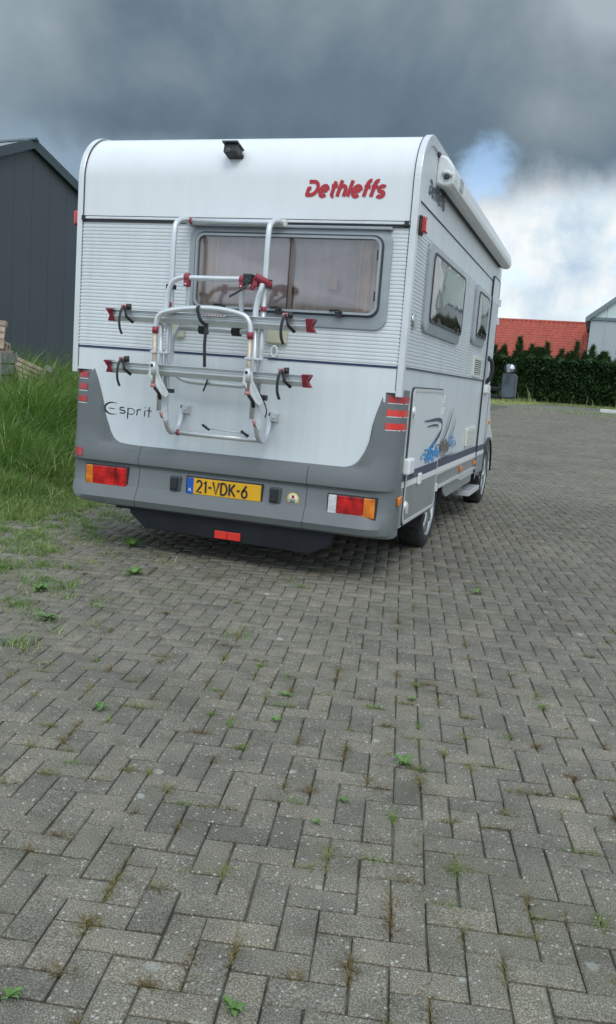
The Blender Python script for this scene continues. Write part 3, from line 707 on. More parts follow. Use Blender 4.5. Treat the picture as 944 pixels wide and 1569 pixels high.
MB().box((1.507, .004, 1.6), (1.513, .03, 2.14)).build('divider_seal', M['gasket'], rw)
MB().box((1.785, -.012, 1.80), (1.835, .0, 1.875)).build('paper_note', M['curtain'], rw)
for x in (1.09, 1.47, 1.86):
    b = MB(); b.tube([(x-.045, -.060, 1.672), (x+.01, -.062, 1.676), (x+.03, -.060, 1.66)], .006, 8); b.box((x-.012, -.056, 1.635), (x+.035, -.038, 1.664)); b.tube([(x+.03, -.06, 1.66), (x+.042, -.055, 1.636)], .006, 8); b.build('window_catch', M['black'], rw)
for z in (1.74, 1.98): MB().box((2.080, -.050, z), (2.096, -.036, z+.055)).build('window_stay', M['black'], rw)
MB().box((WX0+.01, -.045, 2.155), (WX1-.005, -.002, 2.172)).build('window_hood', M['winframe'], mh, bevel=.004)
# ---- lettering
b = MB(); hh = .092
f1 = rearmap(.003); endx = text(b, 'Qethleffs', 1.584, 2.350, hh, .0230, rearmap, .30, .915, .028, .003)
# notch inside the D
lt = b.build('lettering', M['redtxt'], mh, fix=False)
print('text end', endx)
b = MB(); zz0 = .92
E_ = [arc(.315, .955, .062, .040, 60, 300, 14), [(.285, .955), (.33, .952)]]
ribbon(b, E_[0], .011, f1, [.25+1.0*math.sin(math.pi*k/14) for k in range(15)]); ribbon(b, E_[1], .006, f1)
ribbon(b, [(.400,.968)]+arc(.385,.957,.016,.010,60,240,6)+arc(.392,.938,.018,.010,80,-90,6)+[(.370,.930)], .0085, f1)
ribbon(b, [(.432,.968),(.430,.895)], .0085, f1); ribbon(b, arc(.452,.945,.030,.020,150,-150,12), .0055, f1)
ribbon(b, [(.502,.962),(.500,.922)], .008, f1); ribbon(b, arc(.520,.945,.020,.018,180,60,6), .0075, f1)
ribbon(b, [(.560,.960),(.558,.920)], .008, f1); ribbon(b, [(.559,.976),(.562,.982)], .009, f1)
ribbon(b, [(.592,.985),(.589,.918)], .008, f1); ribbon(b, [(.572,.962),(.612,.958)], .006, f1)
tag(b.build('lettering', M['inktxt'], mh, fix=False), None)
# ---- reversing camera
rc = MB(); cy = capy(2.60)
rc.box((1.050, cy-.030, 2.575), (1.150, cy+.02, 2.600)); rc.obox((1.095, cy-.055, 2.61), (1,0,0), (0,1,-.25), (0,.25,1), .045, .045, .026)
rcam = rc.build('reversing_camera', M['black'], mh, bevel=.006)
MB().obox((1.095, cy-.055, 2.643), (1,0,0), (0,1,-.25), (0,.25,1), .053, .058, .005).build('sun_hood', M['mirrorgrey'], rcam, bevel=.003)
MB().lathe([(0, .0), (.004, .012), (0, .018)], (1.08, cy-.108, 2.60), 'y', 16, -1).build('lens', M['glasscab'], rcam)
# ---- top marker lights
for x, nm in ((W+.004, 1), (-.004, -1)):
    b = MB(); b.box((x, .055, 2.150), (x+nm*.018, .13, 2.262)); ml = b.build('marker_light', M['black'], mh, bevel=.006)
    MB().box((x+nm*.016, .050, 2.160), (x+nm*(.046 if nm > 0 else .075), .125, 2.255)).build('lens', M['lampred'], ml, bevel=.010)

# ---- bumper: swept outline, wraps round both corners
RC = .075
def path(s):   # s: 0 at left side front .. along rear .. right side ; returns base point, normal, weight
    xl, xr, y0, ye = -.012, W+.012, -.02, .20
    L1 = ye-(y0+RC); La = RC*math.pi/2; Lr = (xr-xl)-2*RC
    if s < L1: return (xl, ye-s), (-1, 0), .18
    s -= L1
    if s < La: a = s/La*math.pi/2; return (xl+RC-RC*math.cos(a), y0+RC-RC*math.sin(a)), (-math.cos(a), -math.sin(a)), .18+.82*math.sin(a)**1.5
    s -= La
    if s < Lr: return (xl+RC+s, y0), (0, -1), 1.0
    s -= Lr
    if s < La: a = s/La*math.pi/2; return (xr-RC+RC*math.sin(a), y0+RC-RC*math.cos(a)), (math.sin(a), -math.cos(a)), .18+.82*math.cos(a)**1.5
    s -= La
    return (xr, y0+RC+s), (1, 0), .18
STOT = 2*(.20+.02-RC)+RC*math.pi+(W+.024-2*RC)
def interp(x, tb):
    if x <= tb[0][0]: return tb[0][1]
    for (a, va), (c, vc) in zip(tb, tb[1:]):
        if x <= c: return va+(vc-va)*(x-a)/(c-a)
    return tb[-1][1]
TOPX = [(0, 1.232), (.150, 1.228), (.165, 1.21), (.245, .954), (.300, .796), (.330, .752), (.370, .728), (.425, .722), (.540, .719), (1.9, .722), (1.986, .724), (2.03, .738), (2.065, .765), (2.11, .841), (2.152, 1.048), (2.188, 1.205), (2.20, 1.218), (2.35, 1.225)]
BOTX = [(-.02, .44), (.03, .385), (.10, .340), (.20, .315), (.45, .305), (2.0, .300), (2.2, .30), (2.28, .295), (2.33, .30)]
OMID = [(.295, .050), (.312, .098), (.345, .128), (.40, .112), (.452, .076), (.575, .060), (.588, .062), (.600, .088), (.62, .090), (.70, .072), (.73, .050)]
OHORN = OMID[:-3]+[(.61, .092), (.70, .082), (.80, .068), (1.10, .052), (1.20, .044), (1.235, .020)]
def bx(x): return x-.0087*(3.44-x)     # bumper fittings sit a little further left than the wall datum
def bump_pt(s, z, topz):
    (x, y), (nx, ny), w = path(s); t = min(1, max(0, (topz-.73)/.25))
    o = interp(z, OMID)*(1-t)+interp(z, OHORN)*t
    if t < 1: o = min(o, .040+max(0, topz-z)*1.6) if z > .6 else o
    if t > .5 and z > .72: o *= .85
    D = o-.025; xl, xr, rx, y1 = -.012, W+.014, .20, .10
    if x < .5: e = max(0.0, min(1.0, (xl+rx-x)/rx)); sg = -1
    else: e = max(0.0, min(1.0, (x-(xr-rx))/rx)); sg = 1
    if s < .12 or s > STOT-.12:     # flank: flat against the side wall
        k = (s/.12) if s < .12 else (STOT-s)/.12; return (xl if sg < 0 else xr, .20-.10*k, z)
    sa_ = (s-.12)/.21 if s < .33 else ((STOT-.12-s)/.21 if s > STOT-.33 else 1)
    if sa_ < 1:
        a = sa_*math.pi/2; x_ = (xl+rx-rx*math.cos(a)) if sg < 0 else (xr-rx+rx*math.cos(a)); return (x_, y1-(y1+D)*math.sin(a), z)
    span = (xr-xl-2*rx); xx = xl+rx+span*(s-.33)/(STOT-.66); return (xx, -D, z)
def bumper(name, s0, s1, step=.013, shift=0):
    n = max(2, int((s1-s0)/step)); cols = []
    zs_low = [0, .035, .10, .25, .40, .475, .50, .52, .80, .90, .935, .955, 1.0]
    for k in range(n+1):
        s = s0+(s1-s0)*k/n; x = bump_pt(s, .5, .72)[0]; tz = interp(x, TOPX); bz = interp(x, BOTX)
        col = [bump_pt(s, bz+.0, tz)]
        for z in (.318, .36, .43, .445, .452, .575, .590, .600, .62, .66, .70): col.append(bump_pt(s, max(z, bz+(z-.30)*.35), tz))
        lo_z = .70
        for j in range(1, 9): col.append(bump_pt(s, lo_z+(tz-lo_z)*j/8, tz))
        # return edge towards the wall
        p = col[-1]; q_ = col[0]; fx = lambda P_, k_: (1.144+(P_[0]-1.144)*k_, max(.0, P_[1]+.02) if P_[1] < 0 else P_[1], P_[2]+.004); col.append(fx(p, .985)); col.insert(0, fx(q_, .97))
        cols.append(col)
    b = MB(); b.loft(cols, False, False, True)
    # close the ends
    return b
def s_at(x):
    lo, hi = 0, STOT
    for _ in range(60):
        mid = (lo+hi)/2
        if bump_pt(mid, .5, .72)[0] < x: lo = mid
        else: hi = mid
    return lo
sL, sR = s_at(bx(.585)), s_at(bx(1.765))
o1 = bumper('', 0, sL-.002).build('bumper_corner', M['grey'], mh); o2 = bumper('', sL+.002, sR-.002).build('bumper_centre', M['grey'], mh); o3 = bumper('', sR+.002, STOT).build('bumper_corner', M['grey'], mh)
for o in (o1, o2, o3):
    for pz in o.data.polygons: pz.use_smooth = True
    md = o.modifiers.new('edge', 'EDGE_SPLIT'); md.split_angle = R(28)
for x in (bx(.585), bx(1.765)):
    b = MB(); cols = []
    for xx in (x-.004, x+.004):
        s = s_at(xx); cols.append([(p[0], p[1]+.004, p[2]) for p in [bump_pt(s, z, .725) for z in (.31, .36, .43, .445, .452, .575, .59, .60, .62, .66, .70, .715)]])
    b.loft(cols, False, False, False); b.build('bumper_seam', M['seam'], mh)
# ---- tail lights
def lamp(x0, x1, z0, z1, cells_, lab=None):
    x0, x1, z0, z1 = bx(x0), bx(x1), z0-.006, z1-.006
    b = MB(); ring = [(x0-.008, z0-.008), (x1+.008, z0-.008), (x1+.008, z1+.008), (x0-.008, z1+.008)]
    b.box((x0-.007, -.053, z0-.007), (x1+.007, -.0, z1+.007)); root = b.build('tail_light', M['black'], mh, bevel=.004)
    x = x0
    for wd_, mm in cells_:
        xe = x+(x1-x0)*wd_; g = MB()
        g.box((x+.0015, -.061, z0), (xe-.0015, -.045, z1)); l_ = root; g.build('lens', M[mm], root, bevel=.005)
        h = MB()
        for k in range(1, 4): zz_ = z0+(z1-z0)*k/4; h.box((x+.006, -.0618, zz_-.004), (xe-.006, -.0605, zz_+.004))
        h.box(((x+xe)/2-.022, -.0622, z0+.03), ((x+xe)/2+.022, -.0605, z1-.03)); h.build('lens_rib', M[mm], l_, bevel=.0004)
        x = xe
    return root
lamp(.186, .500, .443, .570, [(.18, 'lamporange'), (.54, 'lampred'), (.28, 'lampred')])
lamp(1.912, 2.214, .432, .556, [(.19, 'lampclear'), (.56, 'lampred'), (.25, 'lamporange')])
# ---- stacked reflectors on the horns
def strip(x0, x1, z0, z1, mm, e=.0035):
    b = MB(); n = 6; cols = []
    for k in range(n+1):
        s = s_at(x0)+(s_at(x1)-s_at(x0))*k/n; tz = interp(bump_pt(s, .5, .72)[0], TOPX); a_ = 0 if .33 < s < STOT-.33 else (1.2*(1-min(s, STOT-s)/.33)); sx_ = -1 if s < 1 else 1
        cols.append([(p[0]+sx_*math.sin(a_)*e, p[1]-math.cos(a_)*e, p[2]) for p in (bump_pt(s, z0, tz), bump_pt(s, (z0+z1)/2, tz), bump_pt(s, z1, tz))])
    b.loft(cols, False, False, True); return b.build('reflector', M[mm], mh, fix=False)
for z, mm in ((1.150, 'refldark'), (1.068, 'reflect'), (.986, 'reflect')):
    strip(bx(.062), bx(.150), z, z+.040, 'refldark'); strip(bx(2.222), bx(2.318), z-.006, z+.034, mm)
    for a, c in ((bx(.062), bx(.150)), (bx(2.222), bx(2.318))): strip(a, c, z-.0115, z-.0065, 'whitepl', .002)
strip(bx(.075), bx(.155), .618, .672, 'refldark')
# ---- number plate
PX0, PZ0 = bx(.936), .438
b = MB(); b.box((PX0, -.053, PZ0-.012), (PX0+.545, -.03, PZ0+.124)); pf_ = b.build('number_plate', M['black'], mh, bevel=.004)
b = MB(); b.box((PX0+.012, -.0575, PZ0+.010), (PX0+.533, -.05, PZ0+.116)); b.build('plate_face', M['plate'], pf_, bevel=.003)
b = MB(); b.box((PX0+.0125, -.0592, PZ0+.0105), (PX0+.058, -.057, PZ0+.1155)); b.build('country_band', M['plateblue'], pf_)
pm = rearmap(.1048)
b = MB(); text(b, '21-VDK-6', PX0+.078, PZ0+.024, .078, .0130, rearmap, 0, .90, .035, .0598); b.build('characters', M['black'], pf_, fix=False)
b = MB(); text(b, 'NL', PX0+.022, PZ0+.028, .018, .004, rearmap, 0, 1.0, .05, .0598); b.build('country_letters', M['whitepl'], pf_, fix=False)
b = MB(); fine = rearmap(.0540)
for x0, x1 in ((PX0+.135, PX0+.175), (PX0+.335, PX0+.380)): ribbon(b, [(x0, PZ0-.002), (x1, PZ0-.002)], .010, fine)
for k in range(11): ribbon(b, [(PX0+.195+k*.0105, PZ0-.006), (PX0+.199+k*.0105, PZ0+.003 if k % 3 else PZ0+.006)], .004, fine)
b.build('dealer_line', M['whitepl'], pf_, fix=False)
for x in (bx(.860), bx(1.560)):
    b = MB(); b.box((x-.040, -.060, .452), (x+.040, -.02, .552)); pl_ = b.build('plate_lamp', M['mirrorgrey'], mh, bevel=.008)
    MB().box((x-.030, -.077, .462), (x+.022, -.055, .545)).build('lamp_cover', M['black'], pl_, bevel=.008)
b = MB(); b.lathe([(0, 0), (.0015, .0), (.0015, .043), (0, .043)], (1.664, -.0480, .489), 'y', 32, -1); st_ = b.build('sticker', M['stickerring'], mh)
MB().lathe([(0, 0), (.0012, .0), (.0012, .034), (0, .034)], (1.664, -.0500, .489), 'y', 32, -1).build('sticker_centre', M['sticker'], st_)
b = MB(); fm = rearmap(.0530); ribbon(b, [(1.657, .506), (1.675, .506)], .020, fm); b.build('sticker_crest', M['redtxt'], st_, fix=False)
b = MB(); 
for z in (.486, .476, .468): ribbon(b, [(1.647, z), (1.681, z)], .005, fm)
b.build('sticker_print', M['inktxt'], st_, fix=False)
# ---- black skirt under the bumper
sk_ = [(.484, .34), (.50, .262), (.614, .172), (1.26, .158), (1.80, .148), (1.93, .22), (1.96, .34)]
b = MB(); b.prism(sk_, rearmap(.035), rearmap(-.02)); skirt = b.build('skirt', M['skirt'], mh, bevel=.006)
for x0, x1 in ((1.136, 1.224), (1.228, 1.318)): MB().box((x0, -.046, .170), (x1, -.030, .222)).build('skirt_reflector', M['reflect'], mh, bevel=.003)

# ---- right-hand side details
for (u0, u1, z0, z1) in ((.06, .405, 1.368, 2.195), (.405, 1.90, 1.368, 1.62), (1.90, 2.63, 1.368, 2.195), (.405, 1.90, 2.15, 2.195), (2.63, 3.44, 1.368, 1.67), (3.44, 3.80, 1.368, 2.195)):
    ribs(u0, u1, z0, z1, sm_, .0038).build('ribbed_panel', M['sidew'], mh, fix=False)
for (u0, u1, z0, z1) in ((.06, 2.63, 1.368, 2.195), (2.63, LEN-.05, 1.368, 2.195)):
    ribs(u0, u1, z0, z1, lambda u_, z, d_: (-.003-d_, u_, z), .0038).build('ribbed_panel', M['sidew'], mh, fix=False)
for z, mm, h in ((2.3465, 'seam', .0035), (1.361, 'bluel', .010)):
    MB().box((W-.006, .045, z-h/2), (W+.0035, LEN-.01, z+h/2)).build('panel_joint' if mm == 'seam' else 'blue_line', M[mm], mh)
def side_window(y0, y1, z0, z1, lab=None):
    fr = MB(); n = 5
    ring_frame(fr, rrect(y0, z0, y1, z1, .07, n), rrect(y0+.085, z0+.075, y1-.03, z1-.055, .05, n), sidemap(-.004), sidemap(.022), sidemap(.034)); w_ = fr.build('side_window', M['winframe'], mh, bevel=.004)
    fr = MB(); ring_frame(fr, rrect(y0+.08, z0+.07, y1-.025, z1-.05, .055, n), rrect(y0+.10, z0+.09, y1-.045, z1-.07, .045, n), sidemap(.015), sidemap(.040)); fr.build('gasket', M['gasket'], w_)
    q = rrect(y0+.09, z0+.08, y1-.035, z1-.06, .05, n); k_ = len(q); cy_, cz_ = (y0+y1)/2+.03, (z0+z1)/2
    pn = MB(); pn.add([sidemap(.037)(p) for p in q]+[sidemap(.047)((cy_+(p[0]-cy_)*.85, cz_+(p[1]-cz_)*.8)) for p in q]+[sidemap(.050)((cy_, cz_))],
       [(k, (k+1) % k_, k_+(k+1) % k_, k_+k) for k in range(k_)]+[(k_+k, k_+(k+1) % k_, 2*k_) for k in range(k_)], True)
    pn.build('pane', M['glassside'], w_, fix=False)
    cloth(y0+.09, y1-.04, z0+.08, z1-.06, lambda u_, z, d_: (W+.012+d_*.3, u_, z), 6, .008, .6, 9).build('blind', M['glassback'], w_, fix=False)
    for yy in (y0+.30, y1-.30): MB().box((W+.044, yy-.03, z0+.085), (W+.058, yy+.03, z0+.11)).build('window_catch', M['black'], w_, bevel=.003)
side_window(.415, 1.885, 1.605, 2.170); side_window(2.635, 3.420, 1.665, 2.180)
# louvred vents
def vent(y0, y1, z0, z1):
    b = MB(); ring_frame(b, rrect(y0, z0, y1, z1, .012, 2), rrect(y0+.035, z0+.02, y1-.035, z1-.02, .006, 2), sidemap(-.002), sidemap(.014)); v_ = b.build('vent', M['creamwh'], mh)
    MB().box((W+.003, y0+.03, z0+.015), (W+.005, y1-.03, z1-.015)).build('vent_back', M['gasket'], v_)
    n = 8
    for k in range(n):
        z = z0+.03+(z1-z0-.055)*k/(n-1); MB().obox((W+.010, (y0+y1)/2, z), (0,1,0), (.8,0,-.6), (.6,0,.8), (y1-y0)/2-.034, .008, .0025).build('louvre', M['creamwh'], v_)
vent(2.95, 3.50, 1.385, 1.570); vent(2.95, 3.54, .735, .905)
# entry door with its frame
MB().prism(rrect(3.80, .40, LEN-.10, 2.40, .06, 5), sidemap(.001), sidemap(.010)).build('entry_door_panel', M['sidew'], mh)
dr = MB(); ring_frame(dr, rrect(3.798, .398, LEN-.092, 2.402, .062, 5), rrect(3.812, .408, LEN-.10, 2.392, .055, 5), sidemap(-.002), sidemap(.013)); door = dr.build('entry_door', M['seam'], mh)
ribs(3.84, LEN-.13, 1.40, 2.17, lambda u_, z, d_: (W+.014+d_, u_, z), .0035).build('door_ribs', M['sidew'], door, fix=False)
b = MB(); b.tube([(W+.012, 3.90, 1.60), (W+.055, 3.93, 1.56), (W+.065, 3.95, 1.48), (W+.055, 3.95, 1.40), (W+.012, 3.93, 1.34)], .022, 10); b.build('door_handle', M['black'], door)
for z in (1.96, 2.15): MB().box((W+.010, LEN-.11, z), (W+.035, LEN-.075, z+.07)).build('hinge', M['trim'], door, bevel=.003)
MB().box((W+.004, 3.86, 1.235), (W+.045, 4.14, 1.320)).build('awning_lamp', M['whitepl'], mh, bevel=.012)
# garage hatch
hq = [(.40, .285), (1.32, .295), (1.56, .36), (1.62, .42), (1.62, .70), (1.46, 1.15)]
def hatch_poly(d_): 
    return rrect(.335+d_, .34+d_, 1.50-d_, 1.245-d_, .06, 5)
hr = MB(); ring_frame(hr, hatch_poly(-.005), hatch_poly(.004), sidemap(-.002), sidemap(.008)); hatch = hr.build('garage_hatch', M['seam'], mh)
MB().prism(hatch_poly(.006), sidemap(.0), sidemap(.009)).build('hatch_panel', M['white'], hatch)
hr = MB(); ring_frame(hr, hatch_poly(.004), hatch_poly(.026), sidemap(0), sidemap(.013)); hr.build('hatch_rim', M['trim'], hatch, bevel=.002)
for y, z in ((.375, 1.09), (.375, .47)):
    b = MB(); b.lathe([(0, 0), (.020, .0), (.020, .026), (.012, .034), (0, .036)], (W+.008, y, z), 'x', 20); b.box((W+.02, y-.01, z-.045), (W+.035, y+.012, z+.02)); b.build('hatch_latch', M['trim'], hatch)
for z in (1.14, 1.05, .46): MB().box((W+.006, 1.49, z), (W+.026, 1.53, z+.06)).build('hinge', M['trim'], hatch, bevel=.003)
b = MB(); b.lathe([(0, 0), (.012, .0), (.012, .036), (.004, .044), (0, .044)], (W+.004, .15, 1.655), 'x', 24); b.box((W+.012, .13, 1.60), (W+.030, .17, 1.665)); b.build('round_lock', M['chrome'], mh)
MB().box((W+.006, .215, .690), (W+.055, .375, .795)).build('socket_cover', M['whitepl'], mh, bevel=.014)
MB().box((W+.014, .70, .585), (W+.034, .78, .665)).build('hatch_grip', M['whitepl'], mh, bevel=.008)
MB().box((W+.016, .43, .668), (W+.030, .50, .682)).build('socket_clip', M['black'], mh)
# stripes: two bands over the hatch and on to the door
def band(y0, y1, za0, za1, zb0, zb1, mm, e, name):
    b = MB(); b.prism([(y0, za0), (y1, zb0), (y1, zb1), (y0, za1)], sidemap(-.002), sidemap(e)); return b.build(name, M[mm], mh)
for (a, c, e) in ((.21, .335, .0035), (.335, 1.500, .0135), (1.515, 3.785, .0035), (3.81, 4.33, .0155)):
    if a > .3 and c < 1.6: 
        band(.365, 1.470, .640, .700, .640, .700, 'navy', .0125, 'stripe'); band(.365, 1.470, .598, .638, .598, .638, 'whitepl', .0125, 'stripe'); band(.365, 1.470, .372, .596, .372, .596, 'greyside', .0122, 'lower_panel'); continue
    band(a, c, .640, .700, .640, .700, 'navy', e, 'stripe'); band(a, c, .598, .638, .598, .638, 'whitepl', e+.0006, 'stripe')
    if a > 1.6 or a < .3 or True:
        z_ = .34 if a < .3 else (.47 if a < 3 else .41); band(a, c, z_, .596, z_, .596, 'greyside', e-.0008, 'lower_panel')
band(1.52, 3.79, .470, .490, .470, .490, 'trim', .016, 'rubbing_rail'); band(1.52, 3.79, .583, .595, .583, .595, 'trim', .010, 'rubbing_rail')
b = MB(); b.prism([(2.02, .40), (2.20, .34), (3.70, .34), (3.76, .47), (1.98, .47)], sidemap(-.035), sidemap(-.012)); b.build('side_skirt', M['greyside'], mh)
# rear wheel arch lining, ring over the tyre
b = MB(); b.loft([[(W-.012-.30*t, 1.60+.37*math.cos(R(a)), .33+.35*math.sin(R(a))) for a in range(-5, 186, 10)] for t in (0, 1)], False, False, True); b.build('wheel_arch', M['under'], mh)
MB().box((W-.10, 3.45, .215), (W+.025, 4.20, .262)).build('entry_step', M['trim'], mh, bevel=.004)
for y in (2.78, 3.69):
    MB().box((W+.002, y-.055, .515), (W+.022, y+.055, .565)).build('side_marker', M['lamporange'], mh, bevel=.008)
mk = MB().box((W+.014, .095, .500), (W+.034, .185, .560)).build('side_marker', M['lamporange'], mh, bevel=.010)
# side lettering (dark)
b = MB(); fs = sidemap(.0012); text(b, 'Qethleffs', .295, 2.438, .086, .020, sidemap, .30, 1.10, .03, .0012); b.build('lettering', M['inktxt'], mh, fix=False)
# side decal: swooshes, splash of blue, dark brown scatter
b = MB(); fs = sidemap(.0138)
def swoosh(P, w):
    S = smooth_path([(p[0], p[1], 0) for p in P], 6); n = len(S); ribbon(b, S, w, fs, [max(.06, math.sin(math.pi*min(1, (k/(n-1))*.9+.08))) for k in range(n)])
swoosh([(.80, 1.018), (1.05, 1.020), (1.30, 1.022), (1.47, 1.010), (1.53, .970), (1.47, .915), (1.30, .860), (1.13, .815), (1.06, .775), (1.12, .760), (1.24, .752)], .034)
swoosh([(.90, .978), (1.15, .982), (1.33, .978), (1.38, .955)], .016)
swoosh([(2.02, 1.105), (1.94, 1.03), (1.84, .95), (1.72, .88), (1.58, .82)], .030)
swoosh([(2.20, 1.03), (2.16, .96), (2.06, .89), (1.98, .83)], .022)
swoosh([(1.45, .70), (1.9, .712), (2.35, .722)], .010)
b.build('decal', M['navy'], mh, fix=False)
r_ = random.Random(5)
for mm, n_, cy_, cz_, sy, sz in (('decalblue', 110, 1.20, .765, .26, .045), ('decalblue', 60, 1.95, .81, .30, .045), ('decalbrown', 120, 1.70, .80, .24, .042), ('navy', 60, 1.95, .80, .40, .05)):
    b = MB()
    for k in range(n_):
        y_ = r_.gauss(cy_, sy*.55); z_ = r_.gauss(cz_, sz*.6); 
        if z_ < .712: z_ = .712+r_.random()*.03
        s_ = r_.uniform(.008, .030)*(.5 if mm == 'navy' else 1); e_ = .0140+k*.00004; a0 = r_.random()*6
        P = [(y_+s_*r_.uniform(.5, 1.3)*1.5*math.cos(a0+j*1.05), z_+s_*r_.uniform(.4, 1)*.62*math.sin(a0+j*1.05)) for j in range(6)]
        b.add([sidemap(e_)(p) for p in P], [tuple(range(6))])
    b.build('decal_splash', M[mm], mh, fix=False)['kind'] = 'stuff'
# ---- awning cassette
ac = [(W-.004, 2.540), (W+.040, 2.525), (W+.078, 2.523), (W+.103, 2.540), (W+.112, 2.570), (W+.109, 2.605), (W+.098, 2.640), (W+.080, 2.672), (W+.055, 2.697), (W+.028, 2.710), (W-.004, 2.712)]
b = MB(); b.loft([[(x, y, z) for x, z in ac] for y in (.60, 4.20)], True, True, False); aw = b.build('awning', M['awning'], mh)
for pz in aw.data.polygons: pz.use_smooth = True
aw.modifiers.new('e', 'EDGE_SPLIT').split_angle = R(35)
ec = [(W+.054+(x-W-.054)*1.06, 2.617+(z-2.617)*1.06) for x, z in ac]
for ya, yb in ((.500, .602), (4.198, 4.235)):
    b = MB(); mid = ya+.02 if ya < 1 else yb-.01
    sh = lambda k: [(W+.054+(x-W-.054)*k, z_) for x, z_ in [(x, 2.617+(z-2.617)*k) for x, z in ec]]
    rings = [[(x, ya, z) for x, z in sh(.86)], [(x, ya+.016, z) for x, z in sh(1.0)], [(x, yb, z) for x, z in sh(1.0)]] if ya < 1 else [[(x, ya, z) for x, z in sh(1)], [(x, yb-.01, z) for x, z in sh(1)], [(x, yb, z) for x, z in sh(.86)]]
    b.loft(rings, True, True, False); b.build('end_cap', M['awning'], aw, bevel=.006)
MB().box((W+.045, .480, 2.565), (W+.078, .505, 2.590)).build('winch_eye', M['seam'], aw, bevel=.006)
b = MB(); b.tube([(W+.035, .492, 2.60), (W+.070, .484, 2.606), (W+.098, .490, 2.585)], .012, 10); b.build('winch_cover', M['whitepl'], aw)
b = MB(); b.prism([(.74, 2.555), (.86, 2.555), (.86, 2.625), (.74, 2.625)], lambda p: (W+.104, p[0], p[1]), lambda p: (W+.1135, p[0], p[1])); b.build('awning_badge', M['winframe'], aw)
MB().box((W+.001, .62, 2.528), (W+.022, 4.18, 2.547)).build('awning_seal', M['seam'], aw)
MB().box((W-.012, .46, 2.70), (W+.010, 4.22, 2.725)).build('awning_bracket', M['seam'], aw)
# roof vent dome, roof hatch
b = MB(); b.lathe([(0, .16), (.05, .16), (.07, .15), (.075, .0)], (2.05, 1.95, CZ0+CB-.01), 'z', 28); b.build('roof_vent', M['whitepl'], mh)
MB().box((.8, 1.2, CZ0+CB-.01), (1.4, 1.8, CZ0+CB+.035)).build('roof_hatch', M['whitepl'], mh, bevel=.02)
# ---- wheels
def wheel(x, y, sgn, r=.325):
    t = MB(); t.lathe([(-.20, .20), (-.205, r-.06), (-.19, r-.012), (-.17, r), (-.04, r), (-.018, r-.014), (-.002, r-.05), (-.001, r-.085), (-.012, .225)], (x, y, r-.004), 'x', 48, sgn); w_ = t.build('wheel', M['rubber'], mh)
    rm_ = MB(); rm_.lathe([(-.10, .0), (-.10, .19), (-.03, .222), (-.006, .230), (-.006, .224), (-.03, .212), (-.075, .185), (-.085, .0)], (x, y, r-.004), 'x', 48, sgn); rm_.build('rim', M['chrome'], w_)
    for k in range(8):
        a = 6.283*k/8+.2; ca_, sa_ = math.cos(a), math.sin(a); s_ = MB()
        for w0 in (-1,):
            rings = []
            for rr_, wd_, hx in ((.045, .020, -.022), (.10, .020, -.018), (.16, .026, -.020), (.214, .034, -.028)):
                c = Vector((x+sgn*hx, y+ca_*rr_, r-.004+sa_*rr_)); tn_ = Vector((0, -sa_, ca_)); rings.append([c-tn_*wd_, c+Vector((sgn*.010, 0, 0))-tn_*wd_*.5, c+Vector((sgn*.010, 0, 0))+tn_*wd_*.5, c+tn_*wd_, c-Vector((sgn*.02, 0, 0))])
            s_.loft(rings, True, True, False)
        s_.build('spoke', M['chrome'], w_)
    h = MB(); h.lathe([(-.05, .062), (-.012, .058), (.002, .040), (.004, .0)], (x, y, r-.004), 'x', 24, sgn); h.build('hub_cap', M['chrome'], w_)
    MB().lathe([(.0045, .018), (.0045, 0)], (x, y, r-.004), 'x', 16, sgn).build('hub_badge', M['redpl'], w_)
wheel(W-.03, 1.585, 1); wheel(.03, 1.585, -1); wheel(W-.005, 4.80, 1); wheel(.005, 4.80, -1)
# mudflaps / dark arch behind wheel
MB().box((W-.30, 1.22, .20), (W-.02, 1.235, .42)).build('mudflap', M['under'], mh)
# ---- cab
def cabring(y, zt, inset, zb=.30):
    return [(.02+inset*0, y, zb), (W-.02, y, zb), (W-.004, y, .80), (W-.03, y, 1.05), (W-.10-inset*.5, y, 1.20), (W-.22-inset, y, zt), (.22+inset, y, zt), (.10+inset*.5, y, 1.20), (.03, y, 1.05), (.004, y, .80)]
# body sides with cut front arch
cab = MB()
prof_c = [(LEN+.02, 1.26), (4.62, 1.25), (4.72, 1.08), (4.95, .86), (5.16, .77), (5.235, .60), (5.245, .33)]+[(4.80+.40*math.cos(R(a)), .34+.40*math.sin(R(a))) for a in range(0, 181, 18)]+[(LEN+.0, .40)]
for xa, xb in ((W-.06, W-.004), (.004, .06)): cab.prism(prof_c, lambda p: (xa, p[0], p[1]), lambda p: (xb, p[0], p[1]))
cab.prism([(LEN+.02, .34), (LEN+.02, 1.24), (4.9, 1.20), (5.75, .95), (5.90, .75), (5.92, .34)], lambda p: (.30, *p), lambda p: (W-.30, *p)); cab.prism([(LEN+.02, .78), (LEN+.02, 1.22), (4.9, 1.15), (5.2, .78)], lambda p: (.10, *p), lambda p: (W-.10, *p))
cb = cab.build('cab', M['white'], mh, bevel=.012)
MB().loft([[(.08, LEN+.02, 1.20), (W-.08, LEN+.02, 1.20), (W-.20, LEN+.02, 2.20), (.20, LEN+.02, 2.20)], [(.08, 5.30, 1.20), (W-.08, 5.30, 1.20), (W-.26, 4.75, 1.95), (.26, 4.75, 1.95)]], True, True, False).build('cab_glazing', M['gasket'], cb)
b = MB(); b.loft([[(W-.012+.028*k, 4.80+.41*math.cos(R(a)), .34+.41*math.sin(R(a))) for a in range(0, 181, 12)] for k in (0, 1)], False, False, True)
b.loft([[(W+.016, 4.80+q*math.cos(R(a)), .34+q*math.sin(R(a))) for a in range(0, 181, 12)] for q in (.41, .385)], False, False, True); b.build('front_arch_trim', M['black'], mh)
